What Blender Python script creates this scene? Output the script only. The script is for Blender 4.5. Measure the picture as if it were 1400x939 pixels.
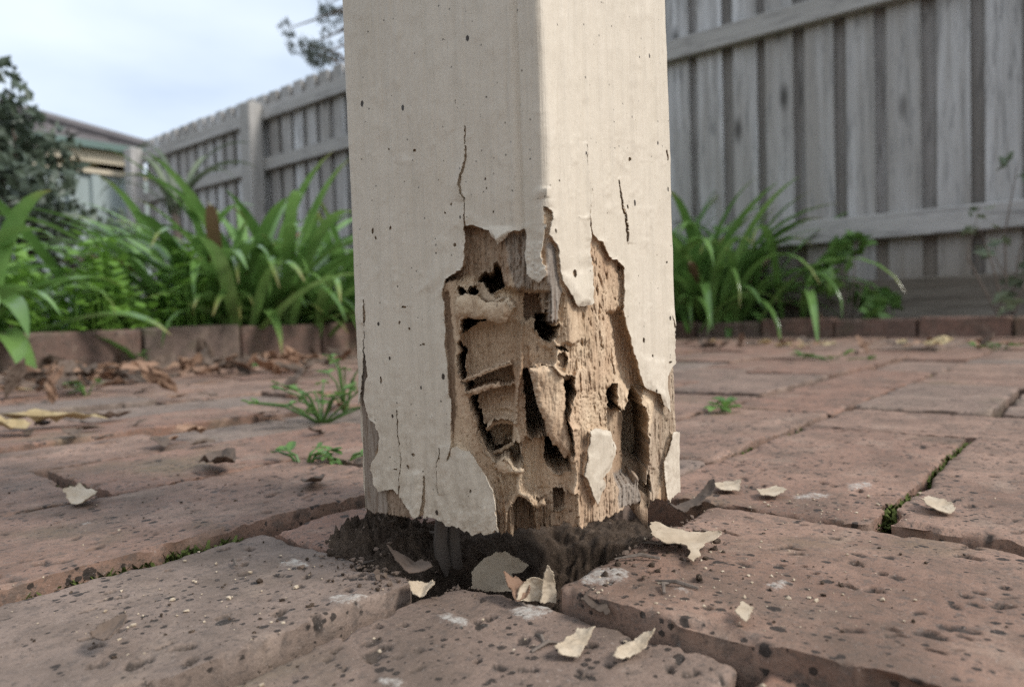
import bpy, bmesh, math, random
import numpy as np
from mathutils import Vector, Matrix

random.seed(7)
rng = np.random.default_rng(7)
scene = bpy.context.scene
for o in list(bpy.data.objects):
    bpy.data.objects.remove(o)
COL = scene.collection

# ------------------------------------------------------------------ camera
FPX, CX, CY = 1000.0, 700.0, 469.5          # focal length and centre in photograph pixels
HC = 0.088                                   # camera height over the paving
PITCH = math.atan(35.0 / FPX)
ROLL = 0.028
fw = Vector((0, math.cos(PITCH), -math.sin(PITCH)))
rt0 = Vector((1, 0, 0)); up0 = rt0.cross(fw)
rt = rt0 * math.cos(ROLL) - up0 * math.sin(ROLL)
up = rt.cross(fw)
CAMP = Vector((0, 0, HC))
cam_d = bpy.data.cameras.new("Camera")
cam = bpy.data.objects.new("Camera", cam_d)
COL.objects.link(cam)
cam.matrix_world = Matrix(((rt.x, up.x, -fw.x, 0), (rt.y, up.y, -fw.y, 0), (rt.z, up.z, -fw.z, HC), (0, 0, 0, 1)))
cam_d.sensor_width = 36.0
cam_d.lens = FPX / 1400.0 * 36.0
cam_d.clip_start = 0.01
cam_d.clip_end = 3000.0
cam_d.dof.use_dof = True
cam_d.dof.focus_distance = 0.268
cam_d.dof.aperture_fstop = 12.5
scene.camera = cam

# ------------------------------------------------------------------ sky
SUN_EL, SUN_AZ = math.radians(42), math.radians(112)     # azimuth clockwise from +Y
world = bpy.data.worlds.new("World"); scene.world = world; world.use_nodes = True
wt = world.node_tree; wt.nodes.clear()
def wn(t): return wt.nodes.new(t)
w_out = wn('ShaderNodeOutputWorld'); w_bg = wn('ShaderNodeBackground')
w_sky = wn('ShaderNodeTexSky'); w_sky.sky_type = 'NISHITA'; w_sky.sun_disc = False
w_sky.sun_elevation = SUN_EL; w_sky.sun_rotation = SUN_AZ
w_sky.air_density = 1.2; w_sky.dust_density = 2.0
w_tc = wn('ShaderNodeTexCoord'); w_map = wn('ShaderNodeMapping')
w_map.inputs['Scale'].default_value = (1.0, 1.0, 2.6)
w_map.inputs['Location'].default_value = (0.9, 0.1, 0.1)
w_n = wn('ShaderNodeTexNoise'); w_n.inputs['Scale'].default_value = 1.9
w_n.inputs['Detail'].default_value = 5.0; w_n.inputs['Roughness'].default_value = 0.42
w_r = wn('ShaderNodeValToRGB')
w_r.color_ramp.elements[0].position = 0.34; w_r.color_ramp.elements[0].color = (3.9, 4.6, 5.6, 1)
w_r.color_ramp.elements[1].position = 0.72; w_r.color_ramp.elements[1].color = (8.0, 8.4, 8.8, 1)
w_mix = wn('ShaderNodeMixRGB'); w_mix.inputs['Fac'].default_value = 0.86
wt.links.new(w_tc.outputs['Generated'], w_map.inputs['Vector'])
wt.links.new(w_map.outputs['Vector'], w_n.inputs['Vector'])
wt.links.new(w_n.outputs['Fac'], w_r.inputs['Fac'])
wt.links.new(w_sky.outputs['Color'], w_mix.inputs['Color1'])
wt.links.new(w_r.outputs['Color'], w_mix.inputs['Color2'])
wt.links.new(w_mix.outputs['Color'], w_bg.inputs['Color'])
w_bg.inputs['Strength'].default_value = 0.106
wt.links.new(w_bg.outputs['Background'], w_out.inputs['Surface'])

# ------------------------------------------------------------------ soft sun behind cloud
sun_d = bpy.data.lights.new("Sun", 'SUN'); sun = bpy.data.objects.new("Sun", sun_d)
COL.objects.link(sun)
sun_d.energy = 1.85; sun_d.angle = math.radians(16); sun_d.color = (1.0, 0.965, 0.92)
sdir = Vector((math.sin(SUN_AZ) * math.cos(SUN_EL), math.cos(SUN_AZ) * math.cos(SUN_EL), math.sin(SUN_EL)))
sun.rotation_euler = sdir.to_track_quat('Z', 'Y').to_euler()

scene.cycles.use_denoising = False; scene.cycles.max_bounces = 6; scene.cycles.diffuse_bounces = 3; scene.cycles.glossy_bounces = 2; scene.cycles.transmission_bounces = 2
scene.view_settings.view_transform = 'Standard'
scene.view_settings.look = 'None'
scene.view_settings.exposure = 0.75
scene.view_settings.gamma = 1.0
scene.view_settings.use_curve_mapping = False

# ------------------------------------------------------------------ geometry of the place
UH = Vector((0.639, 0.769, 0)).normalized()      # paving rows, away to the right
VH = Vector((-UH.y, UH.x, 0))                    # away to the left, along the paling fence
def W(p, n, z=0.0):                              # p along UH, n along -VH (to the right)
    q = UH * p - VH * n
    return Vector((q.x, q.y, z))
def ray(px, py):
    return fw + rt * ((px - CX) / FPX) - up * ((py - CY) / FPX)
def at_z(px, py, z=0.0):
    d = ray(px, py); t = (z - HC) / d.z
    return CAMP + d * t
def at_y(px, py, y):
    d = ray(px, py); return CAMP + d * (y / d.y)
RT, UP, FW = np.array(rt), np.array(up), np.array(fw)
def proj(P):                                     # world (...,3) -> photograph pixels
    q = P - np.array(CAMP)
    z = q @ FW
    return CX + FPX * (q @ RT) / z, CY - FPX * (q @ UP) / z

# ------------------------------------------------------------------ numeric helpers
def _h(ix, iy, iz, seed):
    n = (ix.astype(np.int64) * 374761393 + iy.astype(np.int64) * 668265263 + iz.astype(np.int64) * 2147483647 + seed * 1274126177) & 0xFFFFFFFF
    n = ((n ^ (n >> 13)) * 1274126177) & 0xFFFFFFFF
    n = ((n ^ (n >> 16)) * 2246822519) & 0xFFFFFFFF
    return ((n ^ (n >> 15)) & 0xFFFFFF) / float(0xFFFFFF) * 2 - 1
def noise2(x, y, seed=0):
    x = np.asarray(x, float); y = np.asarray(y, float)
    ix, iy = np.floor(x), np.floor(y); fx, fy = x - ix, y - iy
    sx, sy = fx * fx * (3 - 2 * fx), fy * fy * (3 - 2 * fy)
    z = np.zeros_like(ix)
    a = _h(ix, iy, z, seed); b = _h(ix + 1, iy, z, seed); c = _h(ix, iy + 1, z, seed); d = _h(ix + 1, iy + 1, z, seed)
    return (a + (b - a) * sx) * (1 - sy) + (c + (d - c) * sx) * sy
def fbm2(x, y, seed=0, o=4, g=0.5):
    s = 0; a = 1.0; t = 0
    for i in range(o):
        s = s + a * noise2(x * 2 ** i, y * 2 ** i, seed + i * 17); t += a; a *= g
    return s / t
def sstep(a, b, x):
    t = np.clip((x - a) / (b - a), 0, 1); return t * t * (3 - 2 * t)
def seg_dist(x, y, ax, ay, bx, by):
    dx, dy = bx - ax, by - ay; L = dx * dx + dy * dy + 1e-12
    t = np.clip(((x - ax) * dx + (y - ay) * dy) / L, 0, 1)
    return np.hypot(x - ax - t * dx, y - ay - t * dy), t
def sdf_poly(x, y, poly):                        # negative inside
    d = np.full(x.shape, 1e9); ins = np.zeros(x.shape, bool); n = len(poly)
    for i in range(n):
        ax, ay = poly[i]; bx, by = poly[(i + 1) % n]
        d = np.minimum(d, seg_dist(x, y, ax, ay, bx, by)[0])
        if ay != by:
            c = ((ay > y) != (by > y)) & (x < (bx - ax) * (y - ay) / (by - ay) + ax)
            ins ^= c
    return np.where(ins, -d, d)
def line_dist(x, y, pl):
    d = np.full(x.shape, 1e9); tt = np.zeros(x.shape); n = len(pl) - 1
    for i in range(n):
        dd, t = seg_dist(x, y, *pl[i], *pl[i + 1])
        m = dd < d; d = np.where(m, dd, d); tt = np.where(m, (i + t) / n, tt)
    return d, tt

# ------------------------------------------------------------------ object helpers
def empty(name, loc=(0, 0, 0), rz=0.0):
    o = bpy.data.objects.new(name, None); COL.objects.link(o)
    o.location = loc; o.rotation_euler = (0, 0, rz); o.empty_display_size = 0.02
    return o
def tag(o, label=None, cat=None, group=None, kind=None):
    if label: o['label'] = label
    if cat: o['category'] = cat
    if group: o['group'] = group
    if kind: o['kind'] = kind
    return o
def new_mesh(name, verts, faces, smooth=False):
    me = bpy.data.meshes.new(name)
    verts = np.asarray(verts, dtype=np.float32).reshape(-1, 3)
    if isinstance(faces, np.ndarray):
        k = faces.shape[1]; m = len(faces)
        me.vertices.add(len(verts)); me.vertices.foreach_set('co', verts.ravel())
        me.loops.add(m * k); me.loops.foreach_set('vertex_index', faces.astype(np.int32).ravel())
        me.polygons.add(m); me.polygons.foreach_set('loop_start', np.arange(0, m * k, k, dtype=np.int32))
        try: me.polygons.foreach_set('loop_total', np.full(m, k, dtype=np.int32))
        except Exception: pass
        me.update(calc_edges=True); me.validate()
    else:
        me.from_pydata([tuple(map(float, v)) for v in verts], [], faces)
        me.update()
    if smooth: me.polygons.foreach_set('use_smooth', np.ones(len(me.polygons), bool))
    return me
def obj(name, me, material=None, parent=None, loc=None):
    o = bpy.data.objects.new(name, me); COL.objects.link(o)
    if material and not me.materials: me.materials.append(material)
    if parent: o.parent = parent
    if loc is not None: o.location = loc
    return o
def attr(me, name, vals):
    a = me.attributes.new(name, 'FLOAT', 'POINT'); a.data.foreach_set('value', np.asarray(vals, dtype=np.float32).ravel())
def grid_faces(nu, nv, closed=False, mask=None):
    i = np.arange(nu if closed else nu - 1); j = np.arange(nv - 1)
    I, J = np.meshgrid(i, j, indexing='ij'); I2 = (I + 1) % nu
    f = np.stack([I * nv + J, I2 * nv + J, I2 * nv + J + 1, I * nv + J + 1], -1).reshape(-1, 4)
    if mask is not None: f = f[mask.reshape(-1)]
    return f
class MB:                                        # collects simple solids into one mesh
    def __init__(s): s.v = []; s.f = []
    def add(s, v, f):
        b = len(s.v); s.v += [tuple(q) for q in v]; s.f += [tuple(i + b for i in q) for q in f]; return s
    def box(s, c, ax, ay, az):                   # centre and three half-axis vectors
        c, ax, ay, az = Vector(c), Vector(ax), Vector(ay), Vector(az)
        v = [c + ax * i + ay * j + az * k for k in (-1, 1) for j in (-1, 1) for i in (-1, 1)]
        return s.add(v, [(0, 2, 3, 1), (4, 5, 7, 6), (0, 1, 5, 4), (2, 6, 7, 3), (0, 4, 6, 2), (1, 3, 7, 5)])
    def tube(s, pts, rad, n=6, cap=True):
        pts = [Vector(p) for p in pts]; rings = []
        ref = Vector((0.3, 0.2, 0.93))
        for i, p in enumerate(pts):
            t = (pts[min(i + 1, len(pts) - 1)] - pts[max(i - 1, 0)]).normalized()
            a = t.cross(ref)
            if a.length < 1e-3: a = t.cross(Vector((1, 0, 0)))
            a.normalize(); b = t.cross(a); r = rad[i] if hasattr(rad, '__len__') else rad
            rings.append([p + (a * math.cos(2 * math.pi * k / n) + b * math.sin(2 * math.pi * k / n)) * r for k in range(n)])
        v = [q for r in rings for q in r]; f = []
        for i in range(len(pts) - 1):
            for k in range(n):
                f.append((i * n + k, i * n + (k + 1) % n, (i + 1) * n + (k + 1) % n, (i + 1) * n + k))
        if cap: f += [tuple(range(n))[::-1], tuple((len(pts) - 1) * n + k for k in range(n))]
        return s.add(v, f)
    def mesh(s, name, smooth=False): return new_mesh(name, s.v, s.f, smooth)
    def build(s, name, m, parent=None, smooth=False): return obj(name, s.mesh(name, smooth), m, parent)
def bevelled(me, w, seg=1):
    bm = bmesh.new(); bm.from_mesh(me)
    bmesh.ops.bevel(bm, geom=bm.edges[:], offset=w, segments=seg, affect='EDGES', profile=0.6)
    bm.to_mesh(me); bm.free(); return me

# ------------------------------------------------------------------ materials
class NT:
    def __init__(s, name):
        s.m = bpy.data.materials.new(name); s.m.use_nodes = True
        s.t = s.m.node_tree; s.t.nodes.clear()
        s.out = s.n('ShaderNodeOutputMaterial'); s.b = s.n('ShaderNodeBsdfPrincipled')
        s.l(s.b.outputs[0], s.out.inputs['Surface'])
        s.tc = s.n('ShaderNodeTexCoord')
    def n(s, t, **kw):
        q = s.t.nodes.new(t)
        for k, v in kw.items(): setattr(q, k, v)
        return q
    def l(s, a, b): s.t.links.new(a, b)
    def setv(s, sock, v):
        if hasattr(v, 'node'): s.l(v, sock)
        else: sock.default_value = v
    def map(s, scale=(1, 1, 1), src='Object', rot=(0, 0, 0), loc=None):
        q = s.n('ShaderNodeMapping'); q.inputs['Scale'].default_value = scale; q.inputs['Rotation'].default_value = rot
        if loc is not None: s.setv(q.inputs['Location'], loc)
        s.l(s.tc.outputs[src], q.inputs['Vector']); return q.outputs[0]
    def noise(s, vec, scale, detail=4, rough=0.55, dist=0.0):
        q = s.n('ShaderNodeTexNoise'); s.l(vec, q.inputs['Vector']); q.inputs['Scale'].default_value = scale
        q.inputs['Detail'].default_value = detail; q.inputs['Roughness'].default_value = rough; q.inputs['Distortion'].default_value = dist
        return q.outputs['Fac']
    def vor(s, vec, scale, feature='F1', rand=1.0):
        q = s.n('ShaderNodeTexVoronoi'); q.feature = feature; s.l(vec, q.inputs['Vector']); q.inputs['Scale'].default_value = scale
        q.inputs['Randomness'].default_value = rand
        return q
    def ramp(s, fac, stops):
        q = s.n('ShaderNodeValToRGB'); cr = q.color_ramp
        while len(cr.elements) < len(stops): cr.elements.new(0.5)
        for e, (p, c) in zip(cr.elements, stops):
            e.position = p; e.color = (c, c, c, 1) if not hasattr(c, '__len__') else (*c, 1)
        s.l(fac, q.inputs['Fac']); return q.outputs['Color']
    def mix(s, fac, a, b, mode='MIX'):
        q = s.n('ShaderNodeMixRGB'); q.blend_type = mode
        s.setv(q.inputs['Fac'], fac)
        for k, v in (('Color1', a), ('Color2', b)):
            if hasattr(v, 'node'): s.l(v, q.inputs[k])
            else: q.inputs[k].default_value = (*v, 1) if len(v) == 3 else v
        return q.outputs[0]
    def math(s, op, a, b=0.0, clamp=False):
        q = s.n('ShaderNodeMath'); q.operation = op; q.use_clamp = clamp
        s.setv(q.inputs[0], a); s.setv(q.inputs[1], b); return q.outputs[0]
    def attr(s, name):
        q = s.n('ShaderNodeAttribute'); q.attribute_name = name; return q.outputs['Fac']
    def rand(s): return s.n('ShaderNodeObjectInfo').outputs['Random']
    def bump(s, h, strength, dist, prev=None):
        q = s.n('ShaderNodeBump'); q.inputs['Strength'].default_value = strength; q.inputs['Distance'].default_value = dist
        s.l(h, q.inputs['Height'])
        if prev is not None: s.l(prev, q.inputs['Normal'])
        return q.outputs[0]
    def done(s, color=None, rough=0.7, normal=None, spec=0.35, **kw):
        if color is not None:
            if hasattr(color, 'node'): s.l(color, s.b.inputs['Base Color'])
            else: s.b.inputs['Base Color'].default_value = (*color, 1)
        s.setv(s.b.inputs['Roughness'], rough)
        s.b.inputs['Specular IOR Level'].default_value = spec
        if normal is not None: s.l(normal, s.b.inputs['Normal'])
        for k, v in kw.items(): s.setv(s.b.inputs[k], v)
        return s.m
def comb(t, x, y, z):
    q = t.n('ShaderNodeCombineXYZ')
    for i, v in enumerate((x, y, z)): t.setv(q.inputs[i], v)
    return q.outputs[0]
M = {}
# --- cream paint
t = NT('cream_paint')
v = t.map()
streak = t.noise(t.map((330, 330, 16)), 1.0, 5, 0.6)
fine = t.noise(v, 900, 3, 0.6)
lump = t.noise(v, 160, 3, 0.5)
big = t.noise(t.map((1, 1, 0.35)), 26, 4, 0.55)
c = t.mix(t.ramp(big, [(0.3, 0.0), (0.75, 1.0)]), (0.605, 0.52, 0.408), (0.665, 0.585, 0.475))
c = t.mix(t.ramp(t.noise(t.map((1, 1, 0.3)), 14, 4, 0.6), [(0.42, 0.0), (0.66, 0.55)]), c, (0.56, 0.475, 0.36))
grime = t.noise(t.map((1, 1, 0.22)), 75, 6, 0.7)
c = t.mix(t.ramp(grime, [(0.52, 0.0), (0.78, 0.30)]), c, (0.36, 0.31, 0.22))
c = t.mix(t.ramp(streak, [(0.34, 0.22), (0.5, 0.0)]), c, (0.42, 0.36, 0.28))
sz = t.n('ShaderNodeSeparateXYZ'); t.l(t.tc.outputs['Object'], sz.inputs[0])
spl = t.math('MULTIPLY', t.ramp(sz.outputs[2], [(0.02, 1.0), (0.085, 0.0)]), t.ramp(t.noise(v, 260, 6, 0.75), [(0.42, 0.0), (0.72, 0.75)]))
c = t.mix(spl, c, (0.30, 0.235, 0.165))
vo = t.vor(t.map((1, 1, 0.7)), 240)
cellr = t.n('ShaderNodeSeparateColor'); t.l(vo.outputs['Color'], cellr.inputs[0])
rad = t.math('MULTIPLY', t.math('SUBTRACT', cellr.outputs[0], 0.86, True), 1.5)
jit = t.math('MULTIPLY', t.noise(v, 1400, 2), 0.10)
spk = t.math('GREATER_THAN', t.math('ADD', rad, jit), t.math('ADD', vo.outputs['Distance'], 0.05))
vo2 = t.vor(v, 520)
cr2 = t.n('ShaderNodeSeparateColor'); t.l(vo2.outputs['Color'], cr2.inputs[0])
spk2 = t.math('GREATER_THAN', t.math('MULTIPLY', t.math('SUBTRACT', cr2.outputs[0], 0.86, True), 1.5), vo2.outputs['Distance'])
sp = t.math('MAXIMUM', spk, t.math('MULTIPLY', spk2, 0.75))
c = t.mix(sp, c, (0.045, 0.031, 0.02))
nb = t.bump(streak, 0.9, 0.0011)
nb = t.bump(lump, 0.35, 0.0008, nb)
nb = t.bump(fine, 0.25, 0.0002, nb)
nb = t.bump(t.math('SUBTRACT', 1.0, sp), 0.8, 0.0003, nb)
M['paint'] = t.done(c, t.ramp(big, [(0.2, 0.40), (0.8, 0.58)]), nb, 0.4)

# --- eaten wood
t = NT('decayed_wood')
v = t.map()
fib = t.noise(t.map((520, 520, 42)), 1.0, 5, 0.62, 0.3)
grain = t.noise(v, 620, 4, 0.7)
mott = t.noise(t.map((1, 1, 0.28)), 110, 6, 0.68)
fibm = t.attr('fibre')
tan = t.mix(t.ramp(mott, [(0.28, 0.0), (0.72, 1.0)]), (0.42, 0.29, 0.18), (0.76, 0.60, 0.42))
tan = t.mix(t.ramp(t.noise(v, 30, 3), [(0.4, 0.0), (0.7, 0.5)]), tan, (0.40, 0.225, 0.13))
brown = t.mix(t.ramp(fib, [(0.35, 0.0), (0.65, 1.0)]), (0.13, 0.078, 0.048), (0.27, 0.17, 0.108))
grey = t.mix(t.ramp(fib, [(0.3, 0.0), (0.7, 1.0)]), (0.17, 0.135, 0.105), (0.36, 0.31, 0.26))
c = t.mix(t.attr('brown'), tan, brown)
c = t.mix(t.attr('grey'), c, grey)
c = t.mix(t.math('MULTIPLY', t.ramp(fib, [(0.36, 1.0), (0.47, 0.0)]), t.math('MULTIPLY', fibm, 0.55)), c, (0.15, 0.085, 0.05))
vo = t.vor(t.map((1, 1, 0.3)), 420)
pit = t.ramp(vo.outputs['Distance'], [(0.10, 1.0), (0.22, 0.0)])
pit = t.math('MULTIPLY', pit, t.ramp(t.noise(v, 110, 2), [(0.5, 0.0), (0.62, 1.0)]))
c = t.mix(t.math('MULTIPLY', pit, 0.7), c, (0.10, 0.06, 0.038))
nb = t.bump(fib, 0.9, 0.0011)
nb = t.bump(grain, 0.7, 0.0007, nb)
nb = t.bump(pit, -0.8, 0.0006, nb)
M['wood'] = t.done(c, 0.85, nb, 0.2)

# --- paving brick (local x is the long axis)
def brick_mat(name, a, b, dark, moss_amt=0.5, dirt=0.5):
    t = NT(name)
    r = t.rand()
    loc = comb(t, t.math('MULTIPLY', r, 17.0), t.math('MULTIPLY', r, 31.0), 0.0)
    v = t.map((1, 1, 1), loc=loc)
    vl = t.map((0.5, 1, 1), loc=loc)
    big = t.noise(v, 13, 5, 0.6); mid = t.noise(v, 55, 5, 0.65); fine = t.noise(v, 420, 4, 0.7)
    c = t.mix(t.ramp(big, [(0.32, 0.0), (0.66, 1.0)]), a, b)
    c = t.mix(t.ramp(r, [(0.0, 0.7), (0.4, 0.0)]), c, (0.26, 0.135, 0.09))
    c = t.mix(t.ramp(r, [(0.6, 0.0), (1.0, 0.65)]), c, (0.185, 0.16, 0.135))
    c = t.mix(t.ramp(mid, [(0.45, 0.0), (0.74, dirt)]), c, dark)
    c = t.mix(t.ramp(t.noise(v, 24, 6, 0.7), [(0.54, 0.0), (0.72, 0.6)]), c, (0.36, 0.27, 0.205))
    c = t.mix(t.ramp(t.noise(v, 9, 4, 0.6), [(0.58, 0.0), (0.72, moss_amt)]), c, (0.095, 0.095, 0.045))
    c = t.mix(t.ramp(fine, [(0.34, 0.7), (0.48, 0.0)]), c, (0.085, 0.066, 0.055))
    gr_ = t.noise(v, 170, 4, 0.7)
    c = t.mix(t.ramp(gr_, [(0.36, 0.6), (0.46, 0.0)]), c, (0.11, 0.085, 0.07))
    c = t.mix(t.ramp(t.noise(v, 300, 3, 0.6), [(0.66, 0.0), (0.76, 0.5)]), c, (0.42, 0.36, 0.31))
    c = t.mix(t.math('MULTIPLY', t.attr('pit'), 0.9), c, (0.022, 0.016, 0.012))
    c = t.mix(t.ramp(t.noise(v, 17, 6, 0.72), [(0.48, 0.0), (0.66, 0.6)]), c, (0.095, 0.070, 0.052))
    clus = t.ramp(t.noise(v, 30, 3, 0.6), [(0.34, 0.15), (0.56, 1.0)])
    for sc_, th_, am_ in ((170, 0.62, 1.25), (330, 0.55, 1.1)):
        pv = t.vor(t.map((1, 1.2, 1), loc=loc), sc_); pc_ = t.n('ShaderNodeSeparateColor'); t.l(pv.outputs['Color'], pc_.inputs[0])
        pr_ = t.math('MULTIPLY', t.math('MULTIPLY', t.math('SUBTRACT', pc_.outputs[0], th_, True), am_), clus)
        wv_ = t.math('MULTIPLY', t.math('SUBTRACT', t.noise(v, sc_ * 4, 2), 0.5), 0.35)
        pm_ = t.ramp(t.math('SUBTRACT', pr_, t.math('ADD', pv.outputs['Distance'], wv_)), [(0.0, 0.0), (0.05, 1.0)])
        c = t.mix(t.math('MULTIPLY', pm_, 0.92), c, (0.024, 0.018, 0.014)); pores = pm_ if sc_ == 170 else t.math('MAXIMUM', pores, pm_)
    smn = t.noise(t.map(), 420, 6, 0.8)
    smf = t.ramp(t.math('ADD', t.math('MULTIPLY', t.attr('smear'), 0.42), t.math('MULTIPLY', smn, 0.85)), [(0.74, 0.0), (0.92, 0.75)])
    c = t.mix(smf, c, (0.50, 0.47, 0.42))
    slot = t.noise(vl, 330, 3, 0.6, 0.4)
    sl = t.ramp(slot, [(0.30, 1.0), (0.37, 0.0)])
    sl = t.math('MULTIPLY', sl, t.ramp(t.noise(v, 34, 2), [(0.42, 0.0), (0.56, 1.0)]))
    c = t.mix(t.math('MULTIPLY', sl, 0.9), c, (0.03, 0.022, 0.017))
    grit = t.noise(v, 1500, 3, 0.7)
    c = t.mix(t.ramp(grit, [(0.30, 0.55), (0.44, 0.0)]), c, (0.07, 0.055, 0.045))
    c = t.mix(t.ramp(grit, [(0.60, 0.0), (0.72, 0.45)]), c, (0.46, 0.38, 0.33))
    nb = t.bump(mid, 0.35, 0.0008)
    nb = t.bump(grit, 0.6, 0.0003, nb)
    nb = t.bump(fine, 0.6, 0.0005, nb)
    nb = t.bump(sl, -0.9, 0.0014, nb)
    nb = t.bump(pores, -1.0, 0.0016, nb)
    return t.done(c, t.ramp(mid, [(0.3, 0.62), (0.7, 0.9)]), nb, 0.35)
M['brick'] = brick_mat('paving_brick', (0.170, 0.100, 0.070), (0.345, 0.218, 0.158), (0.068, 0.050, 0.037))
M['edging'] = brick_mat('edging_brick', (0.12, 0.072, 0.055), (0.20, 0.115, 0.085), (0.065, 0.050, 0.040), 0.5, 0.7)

# --- soils
def soil_mat(name, a, b, sc=120, bd=0.004):
    t = NT(name); v = t.map()
    n1 = t.noise(v, sc * 0.2, 5, 0.6); n2 = t.noise(v, sc, 5, 0.7); n3 = t.noise(v, sc * 7, 3, 0.7)
    c = t.mix(t.ramp(n1, [(0.3, 0.0), (0.7, 1.0)]), a, b)
    c = t.mix(t.ramp(n3, [(0.56, 0.0), (0.70, 0.7)]), c, tuple(min(1, x * 2.8) for x in b))
    c = t.mix(t.ramp(n2, [(0.52, 0.0), (0.72, 0.6)]), c, tuple(min(1, x * 1.9) for x in b))
    nb = t.bump(n2, 0.9, bd); nb = t.bump(n3, 0.8, bd * 0.25, nb)
    return t.done(c, 0.95, nb, 0.15)
M['soil'] = soil_mat('dark_soil', (0.042, 0.030, 0.022), (0.115, 0.083, 0.060), 300, 0.003)
M['sand'] = soil_mat('joint_sand', (0.032, 0.025, 0.019), (0.075, 0.058, 0.044), 200, 0.003)
M['bed'] = soil_mat('garden_soil', (0.04, 0.028, 0.02), (0.10, 0.068, 0.046), 40, 0.012)
M['turf'] = soil_mat('far_ground', (0.05, 0.065, 0.03), (0.08, 0.09, 0.045), 4, 0.02)

# --- weathered fence timber (local z along the board)
def timber(name, a, b, tint):
    t = NT(name); r = t.rand()
    loc = comb(t, t.math('MULTIPLY', r, 23.0), t.math('MULTIPLY', r, 11.0), t.math('MULTIPLY', r, 41.0))
    f1 = t.noise(t.map((42, 42, 1.6), loc=loc), 1.0, 6, 0.65, 0.6)
    f2 = t.noise(t.map((9, 9, 0.9), loc=loc), 1.0, 4, 0.55)
    c = t.mix(t.ramp(f1, [(0.38, 0.0), (0.60, 1.0)]), a, b)
    c = t.mix(t.ramp(f2, [(0.38, 0.75), (0.62, 0.0)]), c, tint)
    c = t.mix(t.math('MULTIPLY', r, 0.55), c, tint)
    f3 = t.noise(t.map((60, 60, 5.0), loc=loc), 1.0, 5, 0.7, 1.2)
    c = t.mix(t.ramp(f3, [(0.36, 0.8), (0.48, 0.0)]), c, tuple(x * 0.5 for x in a))
    sx = t.n('ShaderNodeSeparateXYZ'); t.l(t.tc.outputs['Object'], sx.inputs[0])
    if name.endswith('paling'):
        lowz = t.math('ADD', t.math('MULTIPLY', sx.outputs[2], -1.9), t.math('MULTIPLY', f2, 1.6))
        c = t.mix(t.ramp(lowz, [(0.0, 0.0), (0.55, 0.75)]), c, (0.22, 0.18, 0.135))
    kn = t.vor(t.map((7, 7, 2.4), loc=loc), 1.0)
    c = t.mix(t.ramp(kn.outputs['Distance'], [(0.05, 0.85), (0.16, 0.0)]), c, (0.05, 0.045, 0.04))
    nb = t.bump(f1, 0.6, 0.004)
    return t.done(c, 0.85, nb, 0.25)
M['paling'] = timber('weathered_paling', (0.40, 0.39, 0.38), (0.72, 0.715, 0.715), (0.31, 0.285, 0.255))
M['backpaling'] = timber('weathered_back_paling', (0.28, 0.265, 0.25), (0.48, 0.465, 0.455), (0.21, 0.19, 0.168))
M['rail'] = timber('weathered_rail', (0.42, 0.40, 0.385), (0.58, 0.56, 0.54), (0.36, 0.34, 0.31))
M['plinth'] = timber('weathered_plinth', (0.17, 0.145, 0.115), (0.30, 0.265, 0.22), (0.14, 0.115, 0.09))

# --- leaves
def leaf_mat(name, a, b, rough=0.42, trans=0.25, tip=None):
    t = NT(name); r = t.rand()
    n = t.noise(t.map((1, 1, 1)), 14, 4, 0.6)
    c = t.mix(t.ramp(n, [(0.3, 0.0), (0.7, 1.0)]), a, b)
    c = t.mix(r, c, tuple(x * 0.72 for x in a))
    if tip:
        q = t.attr('tip'); c = t.mix(q, c, tip)
    m = t.done(c, rough, None, 0.5)
    tr = t.n('ShaderNodeBsdfTranslucent'); t.l(c, tr.inputs['Color'])
    mx = t.n('ShaderNodeMixShader'); mx.inputs[0].default_value = trans
    t.l(t.b.outputs[0], mx.inputs[1]); t.l(tr.outputs[0], mx.inputs[2]); t.l(mx.outputs[0], t.out.inputs['Surface'])
    return m
M['strap'] = leaf_mat('strap_leaf', (0.14, 0.27, 0.065), (0.26, 0.42, 0.13), 0.20, 0.30, (0.32, 0.27, 0.10))
M['lush'] = leaf_mat('lush_groundcover', (0.17, 0.33, 0.05), (0.27, 0.45, 0.09), 0.5, 0.35)
M['dark_leaf'] = leaf_mat('dark_shrub_leaf', (0.05, 0.072, 0.045), (0.12, 0.15, 0.105), 0.4, 0.15)
M['gum_leaf'] = leaf_mat('gum_leaf', (0.10, 0.12, 0.10), (0.16, 0.18, 0.16), 0.5, 0.25)
M['weed'] = leaf_mat('weed_leaf', (0.11, 0.22, 0.05), (0.19, 0.32, 0.08), 0.5, 0.3)
M['pale_leaf'] = leaf_mat('pale_leaf', (0.14, 0.18, 0.11), (0.22, 0.26, 0.16), 0.5, 0.3)
M['dry'] = leaf_mat('dry_leaf', (0.30, 0.175, 0.11), (0.46, 0.30, 0.20), 0.8, 0.15)
M['dry_dark'] = leaf_mat('dark_dry_leaf', (0.11, 0.078, 0.056), (0.22, 0.155, 0.115), 0.8, 0.1)
M['dry_yellow'] = leaf_mat('yellow_dry_leaf', (0.55, 0.42, 0.22), (0.70, 0.57, 0.34), 0.7, 0.2)
t = NT('bark'); n = t.noise(t.map((30, 30, 5)), 1.0, 5)
M['bark'] = t.done(t.mix(n, (0.09, 0.07, 0.055), (0.22, 0.18, 0.15)), 0.9, t.bump(n, 0.8, 0.01), 0.2)
t = NT('moss'); n = t.noise(t.map(), 400, 4)
M['moss'] = t.done(t.mix(n, (0.045, 0.06, 0.015), (0.16, 0.19, 0.06)), 0.95, t.bump(n, 1.0, 0.002), 0.1)

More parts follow.
